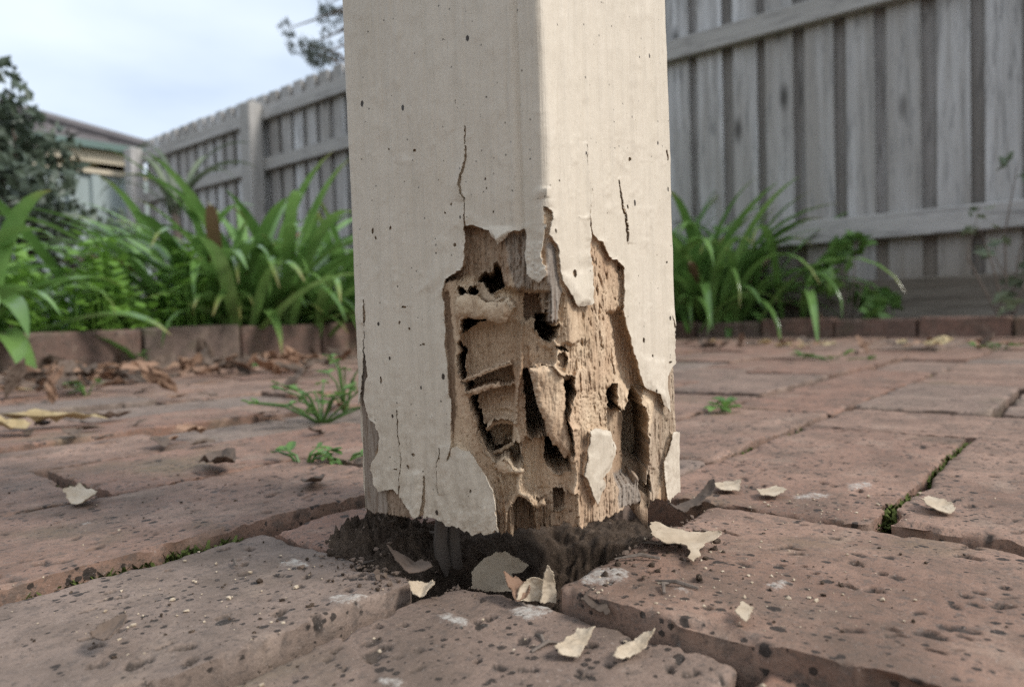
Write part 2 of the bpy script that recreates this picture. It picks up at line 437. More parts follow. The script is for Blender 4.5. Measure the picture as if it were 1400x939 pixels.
# --- chips, smears
t = NT('paint_chip'); r = t.rand(); n = t.noise(t.map(), 90, 4); n2 = t.noise(t.map(), 700, 3)
c = t.mix(t.ramp(n, [(0.35, 0.0), (0.7, 1.0)]), (0.40, 0.315, 0.22), (0.52, 0.43, 0.32))
c = t.mix(t.ramp(n2, [(0.6, 0.0), (0.72, 0.6)]), c, (0.25, 0.18, 0.12))
M['chip'] = t.done(c, 0.6, t.bump(n, 0.5, 0.001), 0.35)
t = NT('mortar_smear'); n = t.noise(t.map(), 260, 5, 0.7)
M['smear'] = t.done(t.mix(t.ramp(n, [(0.3, 0.0), (0.7, 1.0)]), (0.34, 0.31, 0.27), (0.62, 0.59, 0.54)), 0.95, t.bump(n, 1.0, 0.0015), 0.1)
t = NT('lichen'); n = t.noise(t.map(), 500, 4)
M['lichen'] = t.done(t.mix(n, (0.32, 0.33, 0.17), (0.56, 0.56, 0.36)), 0.95, t.bump(n, 1.0, 0.001), 0.1)

# --- house
t = NT('roof_tile'); n = t.noise(t.map(), 3, 5); M['roof'] = t.done(t.mix(n, (0.11, 0.10, 0.10), (0.20, 0.18, 0.18)), 0.85, None, 0.2)
t = NT('green_gutter'); n = t.noise(t.map(), 2, 3); M['gutter'] = t.done(t.mix(n, (0.10, 0.16, 0.14), (0.14, 0.20, 0.18)), 0.5)
t = NT('cream_board'); n = t.noise(t.map(), 2, 3); M['cream'] = t.done(t.mix(n, (0.50, 0.43, 0.31), (0.58, 0.50, 0.38)), 0.6)
t = NT('house_brick'); bk = t.n('ShaderNodeTexBrick'); t.l(t.map(), bk.inputs['Vector']); bk.inputs['Scale'].default_value = 4.0
bk.inputs['Color1'].default_value = (0.34, 0.14, 0.08, 1); bk.inputs['Color2'].default_value = (0.26, 0.11, 0.065, 1); bk.inputs['Mortar'].default_value = (0.3, 0.26, 0.22, 1)
M['hbrick'] = t.done(bk.outputs['Color'], 0.9)
t = NT('pale_green_steel'); n = t.noise(t.map(), 3, 4); M['steel'] = t.done(t.mix(n, (0.26, 0.31, 0.30), (0.34, 0.39, 0.38)), 0.5)
t = NT('window_glass'); M['glass'] = t.done((0.04, 0.05, 0.06), 0.08, None, 0.6)
t = NT('petal'); n = t.noise(t.map(), 30, 3); M['petal'] = t.done(t.mix(n, (0.62, 0.42, 0.32), (0.70, 0.60, 0.50)), 0.6)


t = NT('warm_weatherboard'); n = t.noise(t.map(), 4, 5); M['board'] = t.done(t.mix(n, (0.50, 0.34, 0.18), (0.58, 0.40, 0.22)), 0.7, None, 0.3)  # boards of the added unseen wall, toned to warm the post's left face
# ================================================================== GROUND AND PAVING
PE, NE = 2.375, -1.632          # right edging line (p) and left edging line (n)
g = obj('ground', new_mesh('ground', [(-900, -900, -0.09), (900, -900, -0.09), (900, 900, -0.09), (-900, 900, -0.09)], [(0, 1, 2, 3)]), M['turf'])
tag(g, kind='structure')

# the rotted post's footprint
SP = 0.09
PA = Vector((0.0093, 0.226, 0)); PP, PN = PA.dot(UH), -PA.dot(VH)     # near arris in p, n

# paving bed: coarse far sheet, fine sheet with the hole round the post
def bed_height(X, Y):
    p = X * UH.x + Y * UH.y; n = -(X * VH.x + Y * VH.y)
    z = -0.0125 + 0.004 * fbm2(X * 40, Y * 60, 3, 4) + 0.0015 * noise2(X * 400, Y * 400, 5)
    # hole under and in front of the post
    dx = np.maximum(np.maximum((PP - 0.004) - p, p - (PP + 0.10)), 0); dn = np.maximum(np.maximum((PN - 0.070) - n, n - (PN + 0.006)), 0)
    dh = np.hypot(dx, dn)
    hole = 1 - sstep(-0.022, 0.010, np.where(dh > 0, dh, -np.minimum(np.minimum(p - PP + 0.004, PP + 0.10 - p), np.minimum(n - PN + 0.070, PN + 0.006 - n))) + 0.006 * fbm2(X * 120, Y * 120, 9, 3))
    z = z - 0.026 * hole
    # crumbly mound on the left of the post and a lower one on the right
    ml = np.exp(-(((p - PP - 0.014) / 0.024) ** 2 + ((n - PN + 0.100) / 0.018) ** 2))
    mr = np.exp(-(((p - PP - 0.070) / 0.024) ** 2 + ((n - PN - 0.010) / 0.013) ** 2))
    mc = np.exp(-(((p - PP - 0.028) / 0.018) ** 2 + ((n - PN + 0.032) / 0.028) ** 2))
    mb = (1 - sstep(PN - 0.098, PN - 0.070, n)) * sstep(PN - 0.125, PN - 0.105, n) * sstep(PP - 0.016, PP - 0.004, p) * (1 - sstep(PP + 0.085, PP + 0.11, p))
    cl = 0.55 + 0.45 * fbm2(X * 150, Y * 150, 21, 4)
    z = z + 0.019 * ml * cl + 0.006 * mb + 0.013 * mr * cl + 0.008 * mc * cl
    cr = np.abs(fbm2(X * 260, Y * 260, 31, 3))
    cr2 = np.abs(fbm2(X * 520, Y * 520, 35, 3))
    z = z + (ml + mr + 0.8 * hole + 0.35 * mb) * (0.0075 * cr + 0.0045 * cr2 + 0.001 * noise2(X * 700, Y * 700, 33))
    return z
xs = np.arange(-0.20, 0.24, 0.0009); ys = np.arange(0.15, 0.42, 0.0009)
Xg, Yg = np.meshgrid(xs, ys, indexing='ij')
Zg = bed_height(Xg, Yg)
me = new_mesh('dirt', np.stack([Xg, Yg, Zg], -1), grid_faces(len(xs), len(ys)), True)
patio = MB()
def quad(a, b, c, d): patio.add([a, b, c, d], [(0, 1, 2, 3)])
pb = -0.014
# sheet from far left edging to far right edging, laid under the fine one
quad(W(-8.0, NE, pb - 0.03), W(-8.0, 3.2, pb - 0.03), W(PE, 3.2, pb - 0.03), W(PE, NE, pb - 0.03))
pav = patio.build('paving', M['sand']); tag(pav, kind='structure')
lo = MB()
xs2 = np.linspace(-1.9, 2.9, 120); ys2 = np.linspace(-0.3, 3.2, 100)
X2, Y2 = np.meshgrid(xs2, ys2, indexing='ij')
p2 = X2 * UH.x + Y2 * UH.y; n2 = -(X2 * VH.x + Y2 * VH.y)
Z2 = pb + 0.003 + 0.005 * fbm2(X2 * 9, Y2 * 9, 4, 3) - 0.012 * (Y2 < 0.32)
cx2 = (X2[:-1, :-1] + X2[1:, 1:]) / 2; cy2 = (Y2[:-1, :-1] + Y2[1:, 1:]) / 2
pc = cx2 * UH.x + cy2 * UH.y; nc = -(cx2 * VH.x + cy2 * VH.y)
keep = (pc < PE) & (nc > NE) & ~((cx2 > -0.17) & (cx2 < 0.21) & (cy2 > 0.18) & (cy2 < 0.39))
jm = obj('joint_sand', new_mesh('joint_sand', np.stack([X2, Y2, Z2], -1), grid_faces(len(xs2), len(ys2), mask=keep), True), M['sand'], pav)
ds = obj('crumbled_soil', me, M['soil'], pav)

# ---- bricks
RECTS = []
PIT = []
def brick_verts(L, Wd, step, seed, chip=0.004, top_amp=0.0012, pits=0, cham=0.0013, hh=0.055):
    nx = max(4, int(L / step)); ny = max(3, int(Wd / step))
    fx = np.linspace(-L / 2, L / 2, nx); fy = np.linspace(-Wd / 2, Wd / 2, ny)
    if step > 0.002:
        ex = np.array([0.0, 0.0012, 0.003]); fx = np.concatenate([-L / 2 + ex, np.linspace(-L / 2 + 0.006, L / 2 - 0.006, nx), L / 2 - ex[::-1]]); fy = np.concatenate([-Wd / 2 + ex, np.linspace(-Wd / 2 + 0.006, Wd / 2 - 0.006, ny), Wd / 2 - ex[::-1]]); nx, ny = len(fx), len(fy)
    X, Y = np.meshgrid(fx, fy, indexing='ij')
    e = np.minimum(L / 2 - np.abs(X), Wd / 2 - np.abs(Y))
    cx_ = L / 2 - np.abs(X); cy_ = Wd / 2 - np.abs(Y)
    r = 0.0045
    cor = np.where((cx_ < r) & (cy_ < r), r - np.hypot(r - cx_, r - cy_), e)
    e = np.minimum(e, cor)
    wob = chip * fbm2(X * 55 + seed * 3.1, Y * 55 + seed * 1.7, seed, 4) + 0.4 * chip * noise2(X * 300, Y * 300, seed + 5)
    chn = np.clip(noise2(X * 46 + seed, Y * 46, seed + 77) - 0.42, 0, 1) * 0.012
    ee = e + wob - chn
    z = -cham * 1.6 * (1 - sstep(-0.001, cham * 1.5, ee)) ** 2
    z += top_amp * fbm2(X * 22 + seed, Y * 22, seed + 2, 3) + top_amp * 0.35 * fbm2(X * 160, Y * 160, seed + 4, 3)
    pit = np.zeros_like(z)
    if pits:
        rr = np.random.default_rng(seed)
        for k in range(pits):
            x0 = rr.uniform(-L / 2, L / 2); y0 = rr.uniform(-Wd / 2, Wd / 2)
            if noise2(np.array([x0 * 20]), np.array([y0 * 20]), seed + 9)[0] < -0.25 and k % 3: continue
            la = rr.uniform(0.0008, 0.0028) * (1.8 if rr.random() < 0.12 else 1); wa = rr.uniform(0.0006, 0.0018); an = rr.normal(0, 0.6)
            dp = rr.uniform(0.0009, 0.0024)
            i0, i1 = np.searchsorted(fx, [x0 - 2.4 * la, x0 + 2.4 * la]); j0, j1 = np.searchsorted(fy, [y0 - 2.4 * la, y0 + 2.4 * la])
            xx = X[i0:i1, j0:j1] - x0; yy = Y[i0:i1, j0:j1] - y0
            a = xx * math.cos(an) + yy * math.sin(an); b = -xx * math.sin(an) + yy * math.cos(an)
            pr = np.exp(-((a / la) ** 6 + (b / wa) ** 6)); pr *= 1 + 0.5 * noise2(a / la * 1.5 + k, b / wa, seed)
            z[i0:i1, j0:j1] -= dp * pr; pit[i0:i1, j0:j1] = np.maximum(pit[i0:i1, j0:j1], sstep(0.1, 0.4, pr))
    # pull the rim in along the perturbed outline, then drop the sides
    pull = np.clip(chn - e, 0, 0.006) * (e < 0.002)
    Xp = X - np.sign(X) * pull * (cx_ < 0.002); Yp = Y - np.sign(Y) * pull * (cy_ < 0.002)
    V = np.stack([Xp, Yp, z], -1).reshape(-1, 3)
    F = grid_faces(nx, ny)
    idx = np.arange(nx * ny).reshape(nx, ny)
    loop = np.concatenate([idx[:-1, 0], idx[-1, :-1], idx[:0:-1, -1], idx[0, :0:-1]])
    rings = [loop]; VV = [V]; base = len(V)
    sd = np.array([x for x in V[loop]])
    ang = np.arange(len(loop))
    for k, dz in enumerate((0.006, 0.014, 0.028, hh)):
        ring = sd.copy(); ring[:, 2] = np.minimum(sd[:, 2] - 0.002, -dz) if k == 0 else -dz
        w2 = 0.0012 * fbm2(ang * step * 90, np.full(len(ang), dz * 120.0), seed + 40, 3)
        ring[:, 0] += np.sign(ring[:, 0]) * w2 * (np.abs(ring[:, 0]) > L / 2 - 0.008); ring[:, 1] += np.sign(ring[:, 1]) * w2 * (np.abs(ring[:, 1]) > Wd / 2 - 0.008)
        VV.append(ring); rings.append(base + k * len(loop) + np.arange(len(loop)))
    FF = [F]
    for a, b in zip(rings[:-1], rings[1:]):
        FF.append(np.stack([np.roll(a, -1), a, b, np.roll(b, -1)], -1))
    PIT.clear(); PIT.append(np.concatenate([pit.ravel(), np.zeros(4 * len(loop))]))
    return np.concatenate(VV), np.concatenate(FF)
SMEARS = [[(690, 835), (720, 828), (750, 826), (768, 834), (755, 846), (725, 856), (700, 850)], [(586, 842), (615, 838), (640, 848), (655, 858), (630, 864), (605, 856)], [(655, 855), (675, 857), (680, 862), (658, 864)],
          [(784, 792), (815, 775), (850, 774), (868, 784), (855, 797), (830, 804), (796, 803)], [(916, 803), (935, 801), (957, 808), (940, 815), (920, 812)], [(440, 812), (470, 808), (518, 809), (508, 820), (470, 830), (450, 826)], [(372, 770), (400, 760), (428, 767), (424, 777), (395, 779)],
          [(1070, 678), (1110, 671), (1150, 674), (1130, 684), (1090, 687)], [(97, 716), (120, 711), (135, 715), (118, 722)], [(1150, 660), (1190, 655), (1200, 668), (1160, 674)], [(560, 930), (520, 925), (505, 936), (545, 950)], [(1035, 800), (1070, 790), (1090, 800), (1060, 812)], [(700, 795), (740, 800), (760, 815), (720, 820)]]
far_meshes = {}
def brick(p0, p1, n0, n1, z=0.0, along='p', seed=1, fine=None, tilt=(0, 0), gap=0.0028):
    p0 += gap; p1 -= gap; n0 += gap; n1 -= gap
    RECTS.append((p0, p1, n0, n1, z))
    L, Wd = (p1 - p0, n1 - n0) if along == 'p' else (n1 - n0, p1 - p0)
    c = W((p0 + p1) / 2, (n0 + n1) / 2, z)
    if fine:
        v, f = brick_verts(L, Wd, fine, seed, 0.0030, 0.0007, int(L * Wd * (4200 if fine < 0.002 else 2500)))
        ang_ = math.atan2(UH.y, UH.x) if along == 'p' else math.atan2(-VH.y, -VH.x); ca, sa = math.cos(ang_), math.sin(ang_)
        wx = c.x + v[:, 0] * ca - v[:, 1] * sa; wy = c.y + v[:, 0] * sa + v[:, 1] * ca
        ok = wy > 0.1; qx, qy = proj(np.stack([wx, np.maximum(wy, 0.1), v[:, 2] + z], -1)); sm = np.zeros(len(v))
        for pl in SMEARS:
            if fine < 0.002: sm = np.maximum(sm, 1 - sstep(-7.0, 5.0, sdf_poly(qx, qy, pl)))
        sm *= ok * (v[:, 2] > -0.004)
        v[:, 2] += 0.0007 * np.clip(sm * 1.6 - 0.5 + 0.6 * fbm2(wx * 300, wy * 300, 8, 3), 0, 1)
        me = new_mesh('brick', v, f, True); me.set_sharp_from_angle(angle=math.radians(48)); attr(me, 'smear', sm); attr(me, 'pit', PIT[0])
    else:
        key = (round(L, 2), round(Wd, 2), seed % 6)
        if key not in far_meshes:
            v, f = brick_verts(L, Wd, 0.024, seed, 0.004, 0.0015)
            far_meshes[key] = new_mesh('brick', v, f, True); far_meshes[key].set_sharp_from_angle(angle=math.radians(48))
        me = far_meshes[key]
    o = obj('brick', me, M['brick'], pav, c)
    ang = math.atan2(UH.y, UH.x) if along == 'p' else math.atan2(-VH.y, -VH.x)
    o.rotation_euler = (tilt[0], tilt[1], ang)
    return o
BW, BL = 0.114, 0.238
def nb(k):                                       # row boundaries; the rows by the post were cut to fit
    if k >= 1: return -0.0745 + (k - 1) * BW
    if k == 0: return -0.1835
    if k == -1: return -0.284
    return -0.284 - 0.124 - (-2 - k) * BW
near = {}
near['L'] = brick(-0.070, 0.172, nb(-1), nb(0), -0.001, 'p', 11, 0.0009, (0.004, 0.003))
near['F'] = brick(-0.075, 0.188, nb(0), nb(1), -0.0065, 'p', 12, 0.0009, (0.0, -0.006))
near['F2'] = brick(-0.070, 0.192, nb(1), nb(2), -0.0065, 'p', 13, 0.0012, (0.0, 0.0))
near['F3'] = brick(-0.070, 0.188, nb(2), nb(3), -0.003, 'p', 14, 0.003)
near['R'] = brick(0.184, 0.310, -0.143, 0.100, 0.001, 'n', 15, 0.0009, (0.0, 0.0))
near['RR'] = brick(0.184, 0.312, 0.100, 0.340, 0.000, 'n', 16, 0.003)
near['L2'] = brick(0.168, 0.405, nb(-1), PN - 0.094, -0.001, 'p', 17, 0.0014, (0.0, 0.004))
near['R2'] = brick(0.310, 0.560, nb(0), nb(1), 0.001, 'p', 18, 0.0014, (0.006, 0.0))
near['R3'] = brick(0.312, 0.560, nb(1), nb(2), 0.003, 'p', 19, 0.0014, (0.0, 0.004))
near['R4'] = brick(0.312, 0.560, nb(2), nb(3), 0.000, 'p', 20, 0.004)
near['B1'] = brick(0.300, 0.405, PN - 0.096, nb(0), 0.000, 'p', 21, 0.003)
cnt = 0
for k in range(-13, 18):
    n0 = nb(k); n1 = nb(k + 1)
    if n0 < NE - 0.01: n0 = NE + 0.002
    spans = []
    if k >= 0:
        base = 0.562
        while base < PE:
            spans.append(('h', base, base + 0.114)); spans.append(('s', base + 0.114, base + 0.352)); base += 0.352
        spans.append(('s', -0.31, -0.072))
        if k > 2: spans += [('s', -0.070, 0.171), ('s', 0.321, 0.562)]
    else:
        off = 0.158 + ((k + 1) % 2) * 0.118
        if k == -1:
            q = -0.31; spans.append(('s', q, q + 0.238)); q = 0.405
        else: q = off - 0.238 * 2
        while q < PE: spans.append(('s', q, q + 0.238)); q += 0.238
    for kind, a, b in spans:
        b = min(b, PE - 0.004)
        if b - a < 0.05: continue
        c = W((a + b) / 2, (n0 + n1) / 2)
        q = np.array([c.x, c.y, 0.0]); d = (q - np.array(CAMP)) @ FW
        if d < 0.12: continue
        x, y = proj(q)
        if x < -420 or x > 1900 or y > 1250: continue
        if kind == 'h' and k % 2 == 0:
            if True:
                m1 = nb(k + 2)
                fine = 0.0022 if d < 0.75 else (0.006 if d < 1.1 else None)
                brick(a, b, n0, m1, random.gauss(0, 0.0014), 'n', 100 + cnt, fine, (random.gauss(0, 0.006), random.gauss(0, 0.004)))
                cnt += 1
            continue
        if kind == 'h': continue
        fine = 0.0018 if d < 0.62 else (0.003 if d < 0.85 else (0.006 if d < 1.2 else None))
        brick(a, b, n0, n1, (0.0022 if k == -2 and a < 0.3 else random.gauss(0, 0.0018)), 'p', 100 + cnt, fine, (random.gauss(0, 0.009), random.gauss(0, 0.005)), 0.0042)
        cnt += 1
def top_z(x, y):                                 # height of whatever lies on top at a point: a brick or the soil
    p = x * UH.x + y * UH.y; n = -(x * VH.x + y * VH.y); zz = float(bed_height(np.array([x]), np.array([y]))[0])
    for a, b, c_, d_, z in RECTS:
        if a < p < b and c_ < n < d_: return max(z, zz)
    return zz

# ---- garden beds
bedm = MB()
def soil_patch(name, p0, p1, n0, n1, z, step=0.05, seed=1):
    a = np.arange(p0, p1, step); b = np.arange(n0, n1, step)
    A, B = np.meshgrid(a, b, indexing='ij')
    X = UH.x * A - VH.x * B; Y = UH.y * A - VH.y * B
    Z = z + 0.018 * fbm2(X * 6, Y * 6, seed, 4)
    o = obj(name, new_mesh(name, np.stack([X, Y, Z], -1), grid_faces(len(a), len(b)), True), M['bed'])
    tag(o, kind='structure'); return o
soil_patch('garden_bed', -3.0, 9.0, -9.0, NE - 0.045, 0.045, 0.06, 3)
soil_patch('garden_bed', PE + 0.06, 9.0, NE - 0.06, 4.0, 0.02, 0.05, 4)

def edging(name, label, pts_start, direction, count, size, z0, seed0, first=0):
    root = empty(name, pts_start); tag(root, label, 'garden edging')
    L, T, H = size
    for i in range(first, first + count):
        v, f = brick_verts(L - 0.006, T, 0.006, seed0 + i, 0.003, 0.0012, 0, 0.004, H + 0.05)
        o = obj('brick', new_mesh('brick', v, f, True), M['edging'], root)
        o.location = direction * (L * (i + 0.5)) + Vector((0, 0, z0 + random.gauss(0, 0.003)))
        o.rotation_euler = (random.gauss(0, 0.02), random.gauss(0, 0.008), math.atan2(direction.y, direction.x) + random.gauss(0, 0.012))
    return root
e0 = Vector((-0.95, 1.41, 0)); sh = VH * 0.03
edging('garden_edging', 'red brick edging in front of the large strap-leaved clump', e0 + sh, UH, 8, (0.23, 0.075, 0.09), 0.088, 400, -2)
r0 = W(PE + 0.04, -1.60)
edging('garden_edging', 'low brick edging at the foot of the grey paling fence', r0, -VH, 17, (0.23, 0.075, 0.06), 0.054, 500, 0)
# ================================================================== THE ROTTED POST
LEAN = 0.008                                      # slight lean to the left going up
S2 = 230.0 / 1400.0
TO = {1: (560, 160), 2: (560, 300), 3: (560, 440), 4: (560, 580), 5: (720, 180), 6: (720, 320), 7: (720, 460), 8: (720, 590), 9: (450, 400), 0: (450, 560)}
def T(k, *pts):                                   # outline points read off an enlarged tile of the photograph
    ox, oy = TO[k]; return [(ox + x * S2, oy + y * S2) for x, y in pts]

# --- cross-section path, closed, starting on the hidden back left side
PR = math.radians(2.8)                            # the post stands slightly turned against the paving
U2 = Vector((UH.x * math.cos(PR) - UH.y * math.sin(PR), UH.x * math.sin(PR) + UH.y * math.cos(PR))); V2 = Vector((-U2.y, U2.x))
A0 = Vector((PA.x, PA.y)) + (Vector((UH.x, UH.y)) + Vector((VH.x, VH.y))) * SP / 2 - (U2 + V2) * SP / 2
Lc, Rc, Bk = A0 + V2 * SP, A0 + U2 * SP, A0 + (U2 + V2) * SP
FS = 0.00036
def edge_pts(a, b, ra, rb, step):
    d = (b - a); L = d.length; d = d / L; n = max(1, int((L - ra - rb) / step))
    return [a + d * (ra + (L - ra - rb) * i / n) for i in range(n + 1)]
def arc_pts(prev, c, nxt, r, step):
    d1 = (prev - c).normalized(); d2 = (nxt - c).normalized(); o = c + (d1 + d2) * r
    p, q = c + d1 * r, c + d2 * r; n = max(2, int(r * 1.57 / step)); out = []
    for i in range(1, n):
        a = i / n * math.pi / 2
        out.append(o - d2 * r * math.cos(a) - d1 * r * math.sin(a))
    return out
path = []; side = []
RC, RA = 0.0022, 0.0006
mL = Lc + (Bk - Lc) * 0.11; mR = Rc + (Bk - Rc) * 0.11
seq = [(edge_pts(mL, Lc, 0, RC, FS), 1), (arc_pts(mL, Lc, A0, RC, FS), 0.5), (edge_pts(Lc, A0, RC, RA, FS), 0), (arc_pts(Lc, A0, Rc, RA, FS), 0),
       (edge_pts(A0, Rc, RA, RC, FS), 0), (arc_pts(A0, Rc, mR, RC, FS), 0.5), (edge_pts(Rc, mR, RC, 0, FS), 1), (edge_pts(mR, Bk, 0, RC, 0.01)[1:], 2), (arc_pts(Rc, Bk, Lc, RC, 0.001), 2), (edge_pts(Bk, mL, RC, 0, 0.01)[:-1], 2)]
for pts, s in seq:
    for q in pts: path.append((q.x, q.y)); side.append(s)
path = np.array(path); side = np.array(side); NU = len(path)
tan = np.roll(path, -1, 0) - np.roll(path, 1, 0); tan /= np.linalg.norm(tan, axis=1)[:, None]
nor = np.stack([tan[:, 1], -tan[:, 0]], -1)       # outward for this winding
if (nor[0] @ (path[0] - np.array((A0 + (U2 + V2) * SP / 2)))) < 0: nor = -nor
# groove that sets off the arris on the left face
dl = np.where((side == 0), (path - np.array(A0)) @ np.array(V2), 9.0)

# --- bottom outline of the broken end (photograph pixels)
BOT = [(400, 690), (494, 693), (506, 700.5), (529, 702), (552, 706), (572, 708), (584.6, 706.5), (600, 711), (614, 718), (632, 722), (643.8, 731), (655, 729), (682, 726), (691, 730), (706, 728), (708, 724.6), (734, 724.6), (756, 718), (778.5, 712), (782.4, 719.8), (794, 719.8), (812, 712), (835, 705), (848, 697), (859.6, 690), (877.7, 683.6), (884, 682), (907, 684.5), (909, 682), (920, 674), (933.6, 665.6), (1000, 660)]
bx_, by_ = np.array(BOT).T
def P3(xy, z): return np.concatenate([xy + np.stack([-LEAN * (z[..., 0] - 0.02), 0 * z[..., 0]], -1), z], -1)
zb = np.full(NU, 0.02)
for it in range(5):
    x, y = proj(P3(path, zb[:, None]))
    zb = zb + (y - np.interp(x, bx_, by_)) * path[:, 1] / FPX
zb = np.where(side >= 1, 0.021, zb)
zb += (0.0012 * fbm2(np.arange(NU) * FS * 500, np.zeros(NU), 5, 4)) * (side < 1)
ZT1, ZT2, ZTOP = 0.152, 0.205, 2.4
tz = np.concatenate([np.linspace(0, 1, 340)])
rows = []
Zr = zb[:, None] + (ZT1 - zb)[:, None] * tz[None, :]
Zr = np.concatenate([Zr, np.tile(np.linspace(ZT1, ZT2, 42)[1:], (NU, 1)), np.full((NU, 1), ZTOP)], 1)
NV = Zr.shape[1]
B0 = P3(np.repeat(path[:, None, :], NV, 1), Zr[..., None])
gro = np.exp(-((dl - 0.0092) / 0.0011) ** 2) * 0.0011 - np.where((dl < 0.0086) & (dl > -0.001), 0.0012 * (1 - np.clip(dl, 0, 1) / 0.0086), 0)
B0[..., :2] -= nor[:, None, :] * gro[:, None, None]
N3 = np.concatenate([np.repeat(nor[:, None, :], NV, 1), np.zeros((NU, NV, 1))], -1)
# broad unevenness of the old timber face
uu = (np.arange(NU) * FS)[:, None]
B0 -= N3 * (0.0005 * fbm2(uu * 40 + 0 * Zr, Zr * 25, 61, 3))[..., None]
PX, PY = proj(B0)
front = (side < 1)[:, None] & np.ones((NU, NV), bool)
OFF = B0[..., 1] - A0.y                           # how far the sound face lies behind the arris
wob = 0.9 * noise2(PX / 5.0, PY / 5.0, 71) + 0.5 * noise2(PX / 2.0, PY / 2.0, 72)
QX, QY = PX + wob, PY + 0.9 * noise2(PX / 5.0 + 50, PY / 5.0, 73) + 0.5 * noise2(PX / 2.0 + 9, PY / 2.0, 74)

DMG = [(636, 270), (635.5, 291), (635, 311), (636, 330), (635, 362), (630.6, 370.6), (626.5, 370), (622, 375), (611, 380.5), (609, 389), (605, 405), (607.6, 415), (608.5, 431), (609, 454), (608.5, 471), (612.6, 496), (614, 519), (615, 542), (618, 548.5), (617.5, 571), (617.5, 596.5), (616.7, 616), (611, 631), (616, 626), (620, 613), (626.5, 610), (632, 615), (644, 617), (649.5, 627.6), (658.6, 641), (668.4, 655.6), (675, 669), (679, 687), (680, 705), (682.4, 726), (684, 790), (980, 790), (980, 470), (931, 462), (924, 452), (919.6, 440), (916.3, 428), (918.8, 448), (921, 470), (922, 497), (913, 509), (909, 521), (911.4, 542), (913.8, 562.7), (904, 553.6), (897.4, 539), (880, 529), (871, 501), (863, 470), (859.6, 459.6), (854.7, 441.6), (850.6, 425), (851.4, 399), (852, 376), (851.4, 367.6), (841.6, 355), (835, 355), (828.4, 344.6), (822, 331.5), (818.6, 330), (810, 321), (806.5, 300), (804.2, 296), (804.5, 300), (806, 323), (805, 333), (804.4, 346), (808.0, 374), (808.7, 415.3), (787.4, 420), (776.7, 399), (767.6, 384), (763.5, 361), (759.4, 333), (752, 323), (752.6, 314), (754, 290), (749, 281.6), (746.5, 262), (745, 282), (746, 300), (744.5, 316), (740.7, 346), (741.5, 352.6), (747.3, 372), (746.5, 379), (737.4, 387), (724, 375.6), (720, 347.6), (721.8, 333), (720, 316), (719.4, 312), (712, 315.6), (705.4, 314), (703.8, 315), (691.4, 328), (684, 333.7), (675, 323), (671.7, 315), (665, 314), (658.6, 310.7), (648.7, 308), (638, 309), (637.5, 290), (637.5, 271)]
DMG2 = [(504, 513), (501, 492), (499, 479), (499.5, 440), (498.5, 440), (497.5, 479), (497, 500), (496, 521), (494.5, 540), (493, 553), (489, 560), (493.5, 575), (489, 600), (478, 614), (470, 640), (470, 790), (575, 790), (572.4, 708), (565, 696), (555, 685), (547, 678), (539.5, 668), (529, 669), (519, 673), (514, 658.6), (509, 642), (511, 629), (518, 617.5), (520, 598), (515, 579.7), (506.7, 571.5), (503.4, 560), (500, 540), (501.6, 523)]
ISL = [[(803.8, 590), (812, 585), (833, 590), (837.5, 608), (837.5, 614.6), (833, 639), (825, 649), (820, 652.4), (826, 660.6), (822.7, 669), (814.5, 689.4), (808.7, 678.7), (803.8, 660.6), (796.4, 649), (800.5, 629.4), (803.8, 606)],
       [(917, 590), (911.4, 610), (905.6, 631), (908, 678.7), (912, 690), (960, 690), (960, 586)]]
CR = [([(636.4, 173), (637, 191), (638, 216), (633, 237), (629, 252), (632, 265), (637, 272)], 0.3, 1.1), ([(543.6, 560), (544.5, 588), (548.6, 612.6), (549.4, 629), (547.7, 655), (547, 677)], 0.7, 1.3),
      ([(581.4, 650), (581.4, 675), (579.8, 699.6), (576.5, 712)], 0.5, 1.8), ([(602, 612.6), (602, 625.7), (598.7, 632), (598.7, 652), (600, 673)], 0.9, 0.9), ([(800.5, 198), (802, 229), (804.6, 249), (808.7, 266), (806, 280), (804.6, 297)], 0.4, 1.2),
      ([(844, 245.7), (849, 278.6), (855.5, 311), (856, 330)], 0.3, 0.8), ([(498.5, 410), (500, 440)], 0.4, 0.9), ([(746, 250), (747, 268)], 0.4, 1.0)]
SPK = [(635.7, 56, 2.6, 1.8), (715, 32, 1.8, 2.8), (624, 140, 2.2, 2.6), (688.6, 137, 1.6, 1.8), (567, 206, 2.2, 2.4), (706, 243, 1.6, 2), (511, 316, 1.6, 4), (514, 326, 1.4, 2.6), (535, 312, 1.6, 2.8), (860, 218, 2.4, 2.6), (911, 213, 1.3, 8), (763.6, 247.5, 1.8, 1.8), (784, 374, 2.6, 6), (910, 358.6, 1.8, 1.8), (878.6, 464.6, 1.3, 4), (891, 487, 1.5, 2), (522, 519, 1.6, 5.5), (580, 470, 2.2, 1.8), (547, 441, 1.6, 2.4), (553, 420, 4.5, 1.5), (559, 638, 2, 3.2), (566, 621.6, 2.2, 2.2), (541, 641.6, 4, 1.2), (622, 335, 2.4, 2.6), (610, 291, 1.6, 2), (618, 280, 1.4, 2), (758, 316, 1.5, 3.5), (856, 283, 1.5, 3), (915, 495, 2.2, 1.8), (561, 449, 1.6, 1.6), (532, 205, 1.5, 1.5), (676, 290, 1.4, 1.6), (664, 245, 1.2, 2), (666, 258, 1.2, 2.6), (576, 471, 1.5, 1.5), (645, 671, 1.6, 2.8)]
sd = np.minimum(sdf_poly(QX, QY, DMG), sdf_poly(QX, QY, DMG2))
for I in ISL: sd = np.maximum(sd, -sdf_poly(QX, QY, I))
sd_big = sd.copy()
for pl, w0, w1 in CR:
    d, tt = line_dist(QX, QY, pl); sd = np.minimum(sd, d - (w0 + (w1 - w0) * tt) - 0.25)
